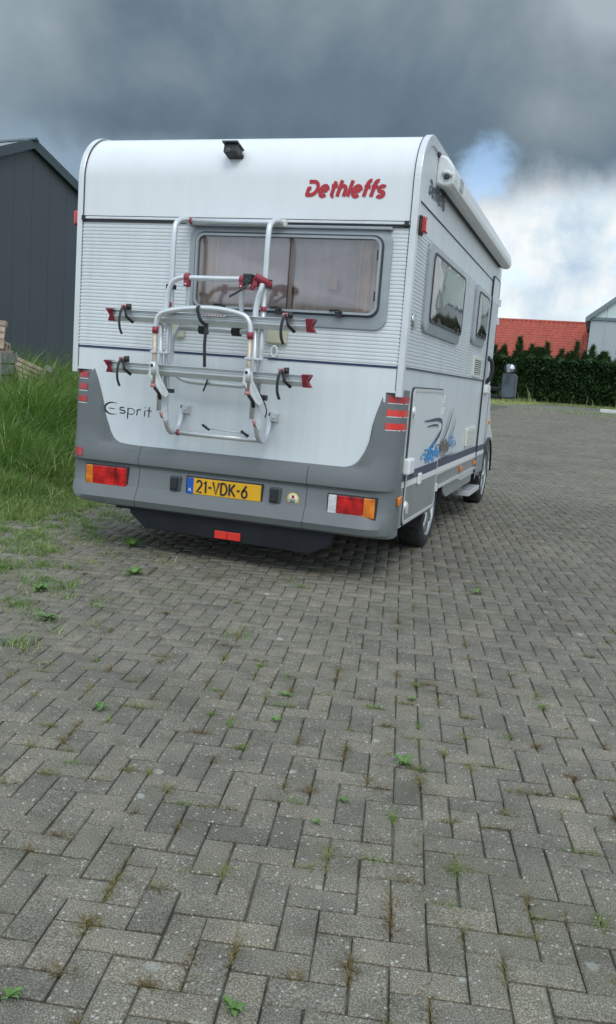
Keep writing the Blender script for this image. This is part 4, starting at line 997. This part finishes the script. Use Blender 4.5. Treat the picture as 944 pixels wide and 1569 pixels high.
MB().box((W-.006, 4.62, .90), (W+.012, 4.70, .935)).build('side_repeater', M['lamporange'], cb, bevel=.004)
# mirror on two black arms
MX0, MX1, MY, = W+.075, W+.235, 4.86
b = MB()
for z in (1.295, 1.205): b.box((W-.10, MY-.01, z-.022), (MX0+.02, MY+.03, z+.022))
mr_ = b.build('mirror', M['black'], mh, bevel=.006)
b = MB(); q = rrect(MX0, 1.195, MX1, 1.475, .03, 4); n = len(q); cxm, czm = (MX0+MX1)/2, 1.335
sc_ = lambda k: [(cxm+(p[0]-cxm)*k, czm+(p[1]-czm)*k) for p in q]
b.loft([[(p[0], MY-.055, p[1]) for p in sc_(.93)], [(p[0], MY-.040, p[1]) for p in sc_(1)], [(p[0], MY+.03, p[1]) for p in sc_(1)], [(p[0]+.012, MY+.08, p[1]) for p in sc_(.9)]], True, True, False); b.build('mirror_housing', M['mirrorgrey'], mr_, bevel=.004)
b = MB(); b.prism([(cxm+(p[0]-cxm)*.82, czm+(p[1]-czm)*.88) for p in q], lambda p: (p[0], MY-.057, p[1]), lambda p: (p[0], MY-.053, p[1])); b.build('mirror_glass', mat('mirror_glass', (.16, .19, .22), .12, .6), mr_)
b = MB(); q2 = rrect(MX0+.015, 1.475, MX1-.025, 1.585, .045, 5); b.loft([[(p[0], MY-.045, p[1]) for p in q2], [(p[0], MY+.05, p[1]) for p in q2]], True, True, True); b.build('wide_angle_housing', M['black'], mr_)
b = MB(); c2x, c2z = (MX0+MX1)/2-.005, 1.530; b.add([(c2x+(p[0]-c2x)*.86, MY-.047, c2z+(p[1]-c2z)*.80) for p in q2]+[(c2x, MY-.066, c2z)], [(k, (k+1) % len(q2), len(q2)) for k in range(len(q2))], True); b.build('wide_angle_glass', mat('convex_mirror', (.7, .74, .78), .06, 1.0), mr_, fix=False)

# ================================================================== BICYCLE RACK
rk = empty('bicycle_rack', (1.15, -.2, .84), 'folded aluminium bicycle rack with red joints hung on the rear wall of the motorhome', 'bicycle rack')
TR = .0165
def tb(name, pts, mm='tube', r=TR, n=4, parent=rk, seg=12):
    b = MB(); b.tube(smooth_path(pts, n) if n > 1 else pts, r, seg); return b.build(name, M[mm], parent)
for xs_ in (.840, 1.460):
    tb('frame_tube', [(xs_, -.02, 2.182), (xs_, -.10, 2.180), (xs_, -.21, 2.150), (xs_, -.25, 2.06), (xs_, -.25, 1.70), (xs_, -.25, 1.25), (xs_, -.25, 1.03), (xs_, -.238, .925), (xs_, -.19, .862), (xs_, -.125, .845), (xs_, -.06, .875), (xs_, -.03, .94), (xs_, -.022, 1.010)], r=.0175)
tb('cross_bar', [(.84, -.085, 2.176), (1.392, -.085, 2.174), (1.46, -.085, 2.176)], n=1, r=.0185)
MB().tube([(.862, -.085, 2.176), (.876, -.085, 2.176)], .0215, 14).build('joint', M['redpl'], rk)
tb('cross_bar', [(.84, -.115, .845), (1.46, -.115, .845)], n=1)
MB().tube([(.862, -.115, .845), (.874, -.115, .845)], .0205, 14).build('joint', M['redpl'], rk)
for x in (.840, 1.46):
    b = MB(); b.box((x-.02, -.05, 2.158), (x+.03, -.0, 2.204)); b.build('wall_bracket', M['creamwh'], rk, bevel=.008)
    b = MB(); b.box((x+.008, -.045, .968), (x+.052, -.006, 1.018)); b.box((x+.012, -.012, .958), (x+.060, -.004, 1.028)); b.lathe([(0, 0), (.006, .0), (.006, .011), (0, .011)], (x+.032, -.045, .993), 'y', 12, -1); b.build('wall_bracket', M['castalu'], rk, bevel=.004)
    MB().box((x-.002, -.040, 1.000), (x+.012, -.01, 1.020)).build('end_plug', M['black'], rk)
# cream pads on the wall
for x, dx in ((.775, .055), (1.470, .070)): MB().box((x-dx, -.035, 1.452), (x+dx, -.004, 1.575)).build('wall_pad', M['cream'], rk, bevel=.012)
b = MB(); P = [(1.462+.020*math.cos(a), -.030, 1.405+.034*math.sin(a)) for a in [k*6.2832/16 for k in range(17)]]; b.tube(P, .0055, 8, False); b.build('snap_hook', M['whitepl'], rk)
# folded platform hoop with tan reflections painted on the lower legs
tb('platform_hoop', [(.817, -.39, 1.480), (.820, -.39, 1.510), (.832, -.39, 1.555), (.870, -.39, 1.584), (.97, -.39, 1.606), (1.12, -.39, 1.620), (1.26, -.39, 1.617), (1.385, -.39, 1.594), (1.426, -.39, 1.562), (1.442, -.39, 1.515), (1.443, -.39, 1.480)], r=.0165)
for x, dx in ((.817, .006), (1.443, .006)):
    tb('hoop_leg', [(x, -.39, 1.470), (x+dx, -.39, 1.14)], 'tan', n=1, r=.0155)
    MB().tube([(x, -.39, 1.496), (x, -.39, 1.458)], .0195, 14).build('joint', M['redpl'], rk)
    MB().tube([(x+dx, -.39, 1.150), (x+dx, -.39, 1.130)], .0190, 14).build('joint', M['pinkpl'], rk)
    b = MB(); b.box((x-.020, -.412, 1.335), (x+.020, -.368, 1.352)); b.box((x+.01, -.385, 1.336), (x+.085, -.30, 1.351)); b.build('brace', M['castalu'], rk, bevel=.003)
    # cast hinge plate that runs down and back to the frame
    b = MB(); pl2 = [(1.283, -.010), (1.262, .036), (1.215, .040), (1.09, .100), (1.068, .085), (1.085, .060), (1.185, -.004), (1.19, -.020)]
    b.prism(pl2, lambda p: (x+p[1]-.006, -.412+max(0, p[1])*.6, p[0]), lambda p: (x+p[1]-.006, -.400+max(0, p[1])*.6, p[0])); b.build('hinge_plate', M['castalu'], rk, bevel=.003)
    b = MB(); b.lathe([(0, 0), (.005, .0), (.005, .009), (0, .009)], (x, -.412, 1.262), 'y', 12, -1); b.build('bolt', M['black'], rk)
    MB().tube([(x, -.39, 1.285), (x+.002, -.39, 1.205)], .0215, 14).build('clamp', M['castalu'], rk)
    b = MB(); b.tube([(x+.01, -.385, 1.13), (x+.03, -.36, 1.095), (x+.028, -.34, 1.06)], .012, 8); b.build('lock_knob', M['black'], rk)
# inner arms beside the frame tubes, hinge ears
for x in (.806, 1.436):
    tb('arm_tube', [(x, -.30, 1.58), (x+.014, -.30, .985)], n=1, r=.0155)
    tb('arm_tube', [(x+.038, -.285, 1.74), (x+.040, -.285, 1.09)], n=1, r=.0120)
    b = MB(); b.prism([(1.115, .005), (1.13, .040), (1.03, .066), (.930, .078), (.915, .062), (.985, .020), (1.045, .004)], lambda p: (x+p[1], -.302, p[0]), lambda p: (x+p[1], -.290, p[0])); b.build('hinge_plate', M['castalu'], rk, bevel=.003)
    MB().tube([(x+.030, -.30, .975), (x+.036, -.285, .945)], .014, 10).build('joint', M['pinkpl'], rk)
    MB().box((x+.005, -.325, 1.10), (x+.085, -.235, 1.125)).build('frame_clamp', M['black'], rk, bevel=.005)
    MB().tube([(x+.038, -.285, 1.655), (x+.038, -.285, 1.628)], .0185, 14).build('joint', M['redpl'], rk)
# upper arm loop and clamps
tb('upper_arm', [(.836, -.31, 1.50), (.842, -.31, 1.60), (.850, -.31, 1.70), (.872, -.31, 1.768), (.918, -.31, 1.797), (.98, -.31, 1.802), (1.16, -.31, 1.804), (1.345, -.31, 1.807)], r=.0165)
tb('upper_arm', [(1.466, -.30, 1.80), (1.458, -.31, 1.75), (1.440, -.31, 1.68), (1.432, -.31, 1.56)], r=.0180)
for x in (.975, 1.339):
    b = MB(); b.tube([(x-.016, -.31, 1.803), (x+.016, -.31, 1.803)], .027, 14); b.box((x-.015, -.333, 1.750), (x+.015, -.285, 1.80)); b.build('clamp', M['redpl'], rk, bevel=.004)
    b = MB(); b.lathe([(0, 0), (.005, .0), (.005, .005), (0, .005)], (x, -.333, 1.763), 'y', 10, -1); b.build('bolt', M['whitepl'], rk)
b = MB(); b.tube([(1.428, -.335, 1.825), (1.476, -.30, 1.800), (1.50, -.27, 1.785)], .022, 12); b.box((1.410, -.335, 1.768), (1.440, -.29, 1.815)); b.tube([(1.405, -.33, 1.745), (1.425, -.32, 1.80)], .015, 8); b.build('clamp', M['redpl'], rk, bevel=.004)
MB().box((1.485, -.29, 1.765), (1.505, -.25, 1.815)).build('end_plug', M['black'], rk)
b = MB(); b.box((1.356, -.355, 1.780), (1.410, -.29, 1.836)); b.lathe([(0, .0), (.012, .0), (.014, .020), (0, .022)], (1.384, -.352, 1.787), 'y', 16, -1); b.build('ratchet', M['black'], rk, bevel=.006)
b = MB(); b.tube(smooth_path([(1.392, -.36, 1.775), (1.378, -.375, 1.752), (1.34, -.38, 1.725), (1.29, -.38, 1.698)], 4), .0125, 10, rz=.006); b.build('ratchet_strap', M['black'], rk)
MB().box((.818, -.285, 1.735), (.862, -.225, 1.765)).build('tube_clip', M['black'], rk, bevel=.004)
# inner loop
tb('support_loop', [(.976, -.29, 1.770), (.966, -.27, 1.640), (.930, -.22, 1.56), (.855, -.165, 1.495), (.806, -.13, 1.42), (.796, -.12, 1.33), (.806, -.12, 1.255), (.850, -.12, 1.203), (.94, -.12, 1.177), (1.15, -.12, 1.176), (1.30, -.12, 1.176), (1.355, -.12, 1.20), (1.37, -.12, 1.27), (1.372, -.13, 1.40), (1.352, -.16, 1.47), (1.322, -.22, 1.56), (1.322, -.265, 1.64), (1.332, -.29, 1.770)], r=.0150)
tb('mid_bar', [(.90, -.22, 1.505), (1.38, -.22, 1.505)], n=1, r=.0165)
for x in (1.060, 1.282): MB().tube([(x-.026, -.22, 1.505), (x+.026, -.22, 1.505)], .030, 16).build('grip', M['black'], rk)
# the two wheel rails with straps
def rail(z):
    pr = [(-.026, .030), (-.006, .036), (-.006, .031), (.000, .028), (.000, .020), (-.004, .018), (-.004, .008), (.000, .006), (.000, -.002), (-.006, -.006), (.012, -.034), (.052, -.036), (.056, .030)]
    b = MB(); b.prism([(p[0], p[1]) for p in pr], lambda p: (.485, -.338+p[0], z+p[1]), lambda p: (1.782, -.338+p[0], z+p[1])); r0 = b.build('wheel_rail', M['tube'], rk, bevel=.0015)
    for x, sg in ((.485, -1), (1.782, 1)):
        e = MB(); out = [(-.031, .035), (.010, .040), (.050, .035), (.046, -.004), (.050, -.038), (.008, -.038), (-.012, -.004)]
        tipx = .027
        rings = [[(x-sg*.012, -.338+p[0], z+p[1]) for p in out], [(x+sg*(.012+tipx*min(1, abs(p[1]-0.0)/.040)), -.338+p[0], z+p[1]) for p in out]]
        e.loft(rings, True, False, False); e.add([(x+sg*.010, -.338+p[0]*.8, z+p[1]*.15) for p in out], [tuple(range(7))]); 
        rr_ = rings[1]; ii_ = [(x+sg*.010, -.338+p[0]*.8, z+p[1]*.15) for p in out]; e.loft([rr_, ii_], True, False, False)
        e.build('rail_cap', M['redpl'], r0)
    for x in (.575, 1.640):
        s_ = MB(); s_.tube([(x-.012, -.372, z+.046), (x+.030, -.350, z+.052)], .016, 10); s_.build('strap_buckle', M['pinkpl'], r0)
        MB().tube([(x+.016, -.356, z+.050), (x+.044, -.345, z+.052)], .0195, 12).build('buckle_knob', M['black'], r0)
        s_ = MB(); s_.tube(smooth_path([(x+.012, -.378, z+.055), (x+.002, -.392, z+.030), (x-.004, -.400, z-.02), (x-.002, -.398, z-.075), (x+.010, -.388, z-.118)], 4), .013, 8, rz=.006); s_.build('wheel_strap', M['black'], r0)
        s_ = MB(); s_.tube([(x+.020, -.374, z+.04), (x+.030, -.376, z-.01), (x+.062, -.345, z-.044)], .010, 8, rz=.005); s_.build('wheel_strap', M['black'], r0)
    return r0
rail(1.557); rail(1.237)
b = MB(); b.box((1.08, -.3755, 1.578), (1.27, -.372, 1.594)); b.build('rail_sticker', M['whitepl'], rk)
b = MB()
for k in range(9): ribbon(b, [(1.085+k*.02, 1.582), (1.097+k*.02, 1.590)], .005, rearmap(.3762))
b.build('rail_print', M['redtxt'], rk, fix=False)
# hanging straps, document holder
b = MB(); b.tube(smooth_path([(1.108, -.372, 1.630), (1.104, -.412, 1.628), (1.108, -.415, 1.595), (1.128, -.41, 1.545), (1.160, -.39, 1.520)], 4), .011, 8, rz=.0035); b.build('strap', M['black'], rk)
b = MB(); b.tube(smooth_path([(1.150, -.37, 1.535), (1.152, -.382, 1.50), (1.148, -.384, 1.42), (1.152, -.384, 1.34), (1.155, -.382, 1.275)], 4), .011, 8, rz=.0035, rr=None); b.build('strap', M['black'], rk)
b = MB(); b.tube(smooth_path([(1.075, -.145, 1.205), (1.068, -.152, 1.185), (1.060, -.150, 1.16), (1.046, -.148, 1.125)], 4), .013, 8, rz=.0035); b.build('strap', M['black'], rk)
b = MB(); b.tube(smooth_path([(1.462, -.300, 1.155), (1.495, -.295, 1.135), (1.512, -.285, 1.10), (1.530, -.27, 1.045), (1.520, -.26, 1.00)], 4), .012, 8, rz=.004); b.build('strap', M['black'], rk)
MB().box((1.50, -.31, 1.105), (1.535, -.27, 1.135)).build('strap_buckle', M['black'], rk, bevel=.005)
b = MB(); b.tube([(1.08, -.128, .893), (1.33, -.128, .880)], .005, 8); b.build('spring_rod', M['castalu'], rk)
for x, z in ((1.065, .895), (1.335, .878)): 
    b = MB(); b.tube([(x-.02, -.13, z+.016), (x+.012, -.128, z-.004), (x+.03, -.125, z-.012)], .009, 8); b.build('rod_clip', M['black'], rk)

# ================================================================== BACKGROUND
# ---- dark shed: gable wall of upright panels
def heading(h): return Vector((math.sin(R(h)), math.cos(R(h)), 0))
SA = Vector((-10.70, 14.15, 0)); sw = heading(9); sk2 = Vector((-sw.y, sw.x, 0)); PIT = math.tan(R(23)); HW = 6.0; ZA = 6.50
shed = empty('shed', (SA.x, SA.y, 0), 'dark grey metal shed with a gable end of upright panels behind the verge', 'shed')
def SP(s, d_, z): return SA+sw*s-Vector((-sk2.x, -sk2.y, 0))*d_*1.0+Vector((0, 0, z))
pw = .61; k = 0
s = -HW
while s < HW-.001:
    e = min(s+pw, HW); g = .003
    poly = [(s+g, -.2), (e-g, -.2)]; top = [(e-g, ZA-.02-abs(e-g)*PIT), (s+g, ZA-.02-abs(s+g)*PIT)]
    if s < 0 < e: top.insert(1, (0, ZA-.02))
    b = MB(); b.prism(poly+top, lambda p: SP(p[0], 0, p[1]), lambda p: SP(p[0], .06, p[1])); b.build('panel', M['shed'], shed); s = e
b = MB(); b.prism([(-HW, -.3), (HW, -.3), (HW, ZA-.1-HW*PIT), (0, ZA-.1), (-HW, ZA-.1-HW*PIT)], lambda p: SP(p[0], .05, p[1]), lambda p: SP(p[0], 16, p[1])); b.build('wall', M['shed'], shed)
for sg in (-1, 1):
    b = MB(); n = int(16/.33)
    for q in (0,):
        A0 = SP(sg*-.0, -.10, ZA+.06); A1 = SP(sg*(HW+.35), -.25, ZA+.06-(HW+.35)*PIT); B0 = SP(0, 16.2, ZA+.06); B1 = SP(sg*(HW+.35), 16.2, ZA+.06-(HW+.35)*PIT); dn = Vector((0, 0, -.10))
        b.add([A0, A1, B1, B0, A0+dn, A1+dn, B1+dn, B0+dn], [(0,1,2,3),(4,5,6,7),(0,1,5,4),(1,2,6,5),(2,3,7,6),(3,0,4,7)])
    b.build('roof', M['shedroof'], shed)
    b = MB(); A0 = SP(0, -.14, ZA+.10); A1 = SP(sg*(HW+.37), -.14, ZA+.10-(HW+.37)*PIT); dn = Vector((0, 0, -.24)); th = (SP(0, 0, 0)-SP(0, .05, 0))*-1
    b.add([A0, A1, A1+dn, A0+dn, A0+th, A1+th, A1+dn+th, A0+dn+th], [(0,1,2,3),(4,5,6,7),(0,1,5,4),(1,2,6,5),(2,3,7,6),(3,0,4,7)]); b.build('verge_flashing', M['shedtrim'], shed)
MB().prism([(-.10, ZA+.04), (0, ZA+.12), (.10, ZA+.04)], lambda p: SP(p[0], -.2, p[1]), lambda p: SP(p[0], 16, p[1])).build('ridge', M['shedtrim'], shed)
# ---- pallets and crates in front of the shed
def pallet(loc, rot, lab, mm='wood', group='pallets heaped in front of the dark shed'):
    t = empty('pallet', loc, lab, 'pallet', group)
    def pc(nm, a, c): 
        o = MB().box(a, c).build(nm, M[mm], None); o.parent = t; return o
    for k in range(7): x = -.4+k*.11667; pc('board', (-.6, -.4+k*.118, .122), (.6, -.4+k*.118+.085, .144))
    for y in (-.4, -.05, .30): pc('board', (-.6, y, 0), (.6, y+.1, .022))
    for y in (-.4, -.05, .30):
        for x in (-.6, -.07, .46): pc('block', (x, y, .022), (x+.14, y+.1, .100))
    for x in (-.6, -.07, .46): pc('stringer', (x, -.4, .100), (x+.14, .4, .122))
    t.rotation_euler = rot; return t
def vp(x, y, D):    # place something D metres away in the direction seen at picture x
    a = -.3096+math.atan((x-472)/1343.4); return (3.4421+math.sin(a)*D, -5.2715+math.cos(a)*D)
def gb(x, y): return float(bank(np.array(x), np.array(y)))
x, y = vp(-52, 0, 17.4)
zb = 1.20
pallet((x, y, 1.22), (R(2), R(3), R(20)), 'bare wooden pallet near the top of the heap left of the motorhome')
pallet((x-.05, y+.05, 1.37), (R(-3), R(2), R(28)), 'bare wooden pallet lying highest on the heap before the shed')
pallet((x-.05, y, 1.50), (R(82), R(4), R(25)), 'pallet standing on edge on top of the heap at the left edge')
x2, y2 = vp(40, 0, 17.6)
pallet((x2, y2, .72), (R(62), R(14), R(88)), 'wooden pallet leaning on edge in the grass right of the grey crate')
x3, y3 = vp(62, 0, 17.9)
pallet((x3, y3, .62), (R(66), R(-10), R(-62)), 'weathered pallet leaning furthest right in the grass before the shed', 'oldwood')
t = empty('crate', (x+.33, y-.4, .50), 'weathered grey wooden crate under the heaped pallets at the left edge', 'crate')
for k in range(4):
    for yy in (-.5, .47):
        MB().box((-.6, yy, .02+k*.20), (.6, yy+.03, .19+k*.20)).build('plank', M['oldwood'], None).parent = t
    for xx in (-.6, .57): MB().box((xx, -.47, .02+k*.20), (xx+.03, .47, .19+k*.20)).build('plank', M['oldwood'], None).parent = t
for xx in (-.63, .60):
    for yy in (-.53, .50): MB().box((xx, yy, 0), (xx+.03, yy+.03, .82)).build('post', M['oldwood'], None).parent = t
MB().box((-.57, -.47, 0), (.57, .47, .03)).build('floor', M['oldwood'], None).parent = t
t.rotation_euler = (0, 0, R(22))

# ---- conifer hedge of separate trees
def spray(P, L_, az, up, wid, tone_):
    # small drooping fronds as 2-quad leaves
    n = len(P); dx, dy = np.cos(az), np.sin(az); V = []
    for t in (0, .5, 1):
        q = P+np.stack([dx*L_*t, dy*L_*t, L_*(up*t-.35*t*t)], 1); w = wid*(1-.8*t)+.002
        V.append(q+np.stack([-dy*w, dx*w, 0*w], 1)); V.append(q+np.stack([dy*w, -dx*w, 0*w], 1))
    V = np.stack(V, 1); f = np.array([[0,1,3,2],[2,3,5,4]])[None]+(np.arange(n)*6)[:, None, None]
    return V.reshape(-1, 3), f.reshape(-1, 4), np.repeat(tone_, 6)
HY = 46.6
tips = {}
def conifer(x, h, clip, label, seed):
    z0 = gz(x, HY); root = empty('conifer', (x, HY, z0), label, 'conifer', 'conifers grown together as a hedge')
    n = 5200; zt = rng.random(n)*clip; th = rng.uniform(0, 6.283, n); rr = .62+.08*np.sin(zt*5+seed)+.09*rng.normal(size=n)
    P = np.stack([x+np.cos(th)*np.minimum(rr, .62), HY+np.sin(th)*rr*.9, z0+zt], 1)
    v1 = spray(P, rng.uniform(.14, .34, n), th+rng.normal(0, .5, n), rng.uniform(-.1, .6, n), rng.uniform(.035, .075, n), np.clip(rng.normal(.38, .22, n)+(zt < .9)*.22*(rng.random(n) < .35), 0, 1))
    V, F, T = cat([v1]); V = V-np.array([x, HY, z0]); np_mesh('crown', V, F, M['conifer'], T, root, None)
    core = MB(); core.tube([(0, 0, -.1), (0, 0, clip*.5), (0, 0, clip-.1), (0, 0, clip+.25)], .5, 9, rr=[.46, .50, .46, .15]); core.build('inner_foliage', M['conifer'], None).parent = root
    # upper leader, cone-shaped and lighter
    Ls = []
    for (ox, hh_, wd_) in [(0, h, rng.uniform(.22, .38))]+[(rng.uniform(-.42, .42), clip+rng.uniform(.15, .55), rng.uniform(.10, .22)) for _ in range(4)]:
        n = int(620*max(.3, (hh_-clip+.4))*wd_*3); t_ = rng.random(n)**1.2; zt = clip-.15+(hh_-clip+.15)*t_; rr = wd_*(1-t_)**.9*(1+.3*np.sin(t_*17+seed+ox*9))+.01; th = rng.uniform(0, 6.283, n); q = rr*np.sqrt(rng.random(n))
        P = np.stack([ox+np.cos(th)*q+.05*t_*np.sin(seed), np.sin(th)*q, zt], 1); Ls.append(spray(P, rng.uniform(.08, .22, n), th, rng.uniform(.5, 1.6, n), rng.uniform(.015, .04, n), np.clip(rng.normal(.45, .24, n), 0, 1)))
    v2 = cat(Ls); np_mesh('leader', v2[0], v2[1], M['coniftip'], v2[2], root, None)
    b = MB(); b.tube([(0, 0, -.1), (.02, 0, clip*.5), (0, .01, clip), (0, 0, h-.1)], .05, 7, rr=[.075, .06, .04, .008]); b.build('trunk', M['bark'], None).parent = root
ords = ['first', 'second', 'third', 'fourth', 'fifth', 'sixth', 'seventh', 'eighth', 'ninth', 'tenth', 'eleventh', 'twelfth', 'thirteenth', 'fourteenth', 'fifteenth', 'sixteenth', 'seventeenth', 'eighteenth', 'nineteenth', 'twentieth']
hts = [3.4, 3.75, 3.1, 3.6, 3.2, 3.35, 3.05, 3.5, 3.3, 3.0, 3.45, 3.4, 3.1, 3.3, 3.0, 3.4, 3.5, 3.1, 3.3, 3.1, 3.4, 3.2, 3.4]
for k in range(22):
    x = -3.75+k*.80+random.uniform(-.08, .08); nvis = k-1
    lb = f'dark green conifer in the hedge, {ords[nvis]} to the right of the motorhome' if 0 <= nvis < 20 else ('dark green conifer in the hedge just hidden behind the motorhome' if nvis < 0 else 'dark green conifer at the far right end of the hedge')
    conifer(x, hts[k % 23], 2.50+.08*math.sin(k*1.7), lb, k)
# dry stems and rank grass at the hedge foot
pp = []
n = 9000; x = rng.uniform(-4.5, 14, n); y = HY-rng.uniform(.45, 1.3, n); H = rng.uniform(.08, .35, n)+(rng.random(n) < .02)*rng.uniform(.3, 1.2, n)
zb_ = .066+.022*(y-12.5); pp.append(blades(np.stack([x, y, zb_], 1), H*np.where(x > 0, .6, 1), np.full(n, .03), rng.uniform(.1, .8, n), np.clip(rng.normal(.92, .15, n), 0, 1), 2))
n = 16000; x = rng.uniform(-6, .9, n); y = HY-1.2-rng.random(n)*7*(1-np.clip((x+1.5)/2.4, 0, 1)); ok = (np.sin(x*2+y*.6)+rng.normal(0, .5, n)) > -.5; x, y = x[ok], y[ok]
pp.append(blades(np.stack([x, y, .066+.022*(y-12.5)], 1), rng.uniform(.03, .12, len(x)), np.full(len(x), .04), rng.uniform(.2, 1, len(x)), np.clip(rng.normal(.95, .15, len(x)), 0, 1), 2))
V, F, T = cat(pp); o = np_mesh('hedge_foot_grass', V, F, M['grass'], T); tag(o, 'yellowish rough grass along the foot of the conifer hedge', 'grass')
# patches of weeds on the far yard
pp = []; n = 2600; x = rng.normal(3.3, 1.6, n); y = 37.5+rng.normal(0, 1.6, n); ok = np.sin(x*3.1)*np.sin(y*2.3) > .1; x, y = x[ok], y[ok]
pp.append(blades(np.stack([x, y, .066+.022*(y-12.5)], 1), rng.uniform(.02, .05, len(x)), np.full(len(x), .05), rng.uniform(.5, 1.4, len(x)), np.clip(rng.normal(.75, .2, len(x)), 0, 1), 2))
V, F, T = cat(pp); o = np_mesh('yard_weeds', V, F, M['grass'], T); tag(o, 'dry weeds scattered on the far yard before the white kerb', 'weeds')
# white kerb beam
kz = gz(4, 40.3); kb = MB().box((3.46, 40.2, kz-.02), (7.6, 40.42, kz+.16)).build('kerb_beam', M['concrete'], bevel=.02); tag(kb, 'white concrete beam lying on the yard before the hedge at the right edge', 'beam')

# ---- barn with the red tiled roof
RY = 69.6
br = empty('red_roofed_barn', (-6, RY+5, 1), 'low barn with a long red tiled roof behind the hedge', 'barn')
x0, x1, zr, ze, run = -22.0, 2.05, 7.15, 3.2, 5.6
b = MB(); rows = 19; colw = .36; ncol = int((x1-x0)/colw)
vs = []; fs = []; nxp = ncol*4+1
for j in range(rows):
    for (tt, lift_) in ((0, .10), (1, 0)):
        t = (j+tt)/rows
        for i in range(nxp):
            xx = x0+(x1-x0)*i/(nxp-1); wv = (0, .06, .085, .03)[i % 4]
            vs.append((xx, RY-run*(1-t), ze+(zr-ze)*t+wv+lift_))
for j in range(rows*2-1):
    for i in range(nxp-1): fs.append((j*nxp+i, j*nxp+i+1, (j+1)*nxp+i+1, (j+1)*nxp+i))
b.add(vs, fs); b.build('tiled_roof', M['tile'], br, fix=False)
MB().add([(x0, RY, zr), (x1, RY, zr), (x1, RY+run, ze), (x0, RY+run, ze)], [(0, 1, 2, 3)]).build('roof_far_side', M['tile'], br)
b = MB(); b.tube([(x0, RY, zr+.06), (x1+.05, RY, zr+.06)], .12, 8); b.build('ridge_tiles', M['tile'], br)
b = MB(); b.prism([(RY-run, ze-.05), (RY, zr-.02), (RY, zr-.30), (RY-run, ze-.33)], lambda p: (x1, *p), lambda p: (x1+.06, *p)); b.build('verge_board', M['barntrim'], br)
b = MB(); b.prism([(RY-run+.3, .9), (RY+run-.3, .9), (RY+run-.3, ze+.1), (RY, zr-.15), (RY-run+.3, ze+.1)], lambda p: (x0+.2, *p), lambda p: (x1-.1, *p)); b.build('wall', M['brickwall'], br)
# ---- pale barn at the right
bz0 = 1.0; BY = 59.8; GX0 = 2.12; HWb = 8.5; eav = 6.83; sl = 1.30
wb = empty('pale_barn', (GX0+HWb, BY+5, bz0), 'tall pale grey sheet metal barn with a translucent gable at the right edge', 'barn')
xk = GX0+.02; k = 0
while xk < GX0+2*HWb-.01:
    xe = min(xk+1.0, GX0+2*HWb); MB().box((xk+.01, BY, .8), (xe-.01, BY+.08, eav-.12)).build('panel', M['barnlow'], wb)
    MB().box((xe-.03, BY-.03, .8), (xe+.03, BY-.001, eav-.12)).build('panel_joint', M['barnlow'], wb)
    c = GX0+HWb; zl = eav+min(xk-GX0, 2*HWb-(xk-GX0))*sl*.62; zr_ = eav+min(xe-GX0, 2*HWb-(xe-GX0))*sl*.62
    MB().prism([(xk+.01, eav+.06), (xe-.01, eav+.06), (xe-.01, max(eav+.07, zr_)), (xk+.01, max(eav+.07, zl))], lambda p: (p[0], BY+.02, p[1]), lambda p: (p[0], BY+.08, p[1])).build('gable_sheet', M['barnup'], wb); xk = xe
ap = eav+HWb*sl*.62
MB().box((GX0-.15, BY-.10, eav-.14), (GX0+2*HWb+.15, BY+.06, eav+.06)).build('gable_flashing', M['barntrim'], wb)
for sg in (-1, 1):
    cx = GX0+HWb; b = MB(); b.prism([(cx, ap+.30), (cx+sg*(HWb+.35), eav+.30-.35*sl*.62), (cx+sg*(HWb+.35), eav-.05-.35*sl*.62), (cx, ap-.05)], lambda p: (p[0], BY-.25, p[1]), lambda p: (p[0], BY+22, p[1])); b.build('roof', M['shedroof'], wb)
MB().box((GX0, BY+.09, .8), (GX0+2*HWb, BY+21.8, eav-.15)).build('wall', M['barnlow'], wb)
MB().box((GX0-.22, BY-.22, eav-.22), (GX0-.02, BY+.0, eav-.02)).build('gutter_end', M['barntrim'], wb)
print('tris', sum(len(o.data.polygons) for o in bpy.data.objects if o.type == 'MESH'))
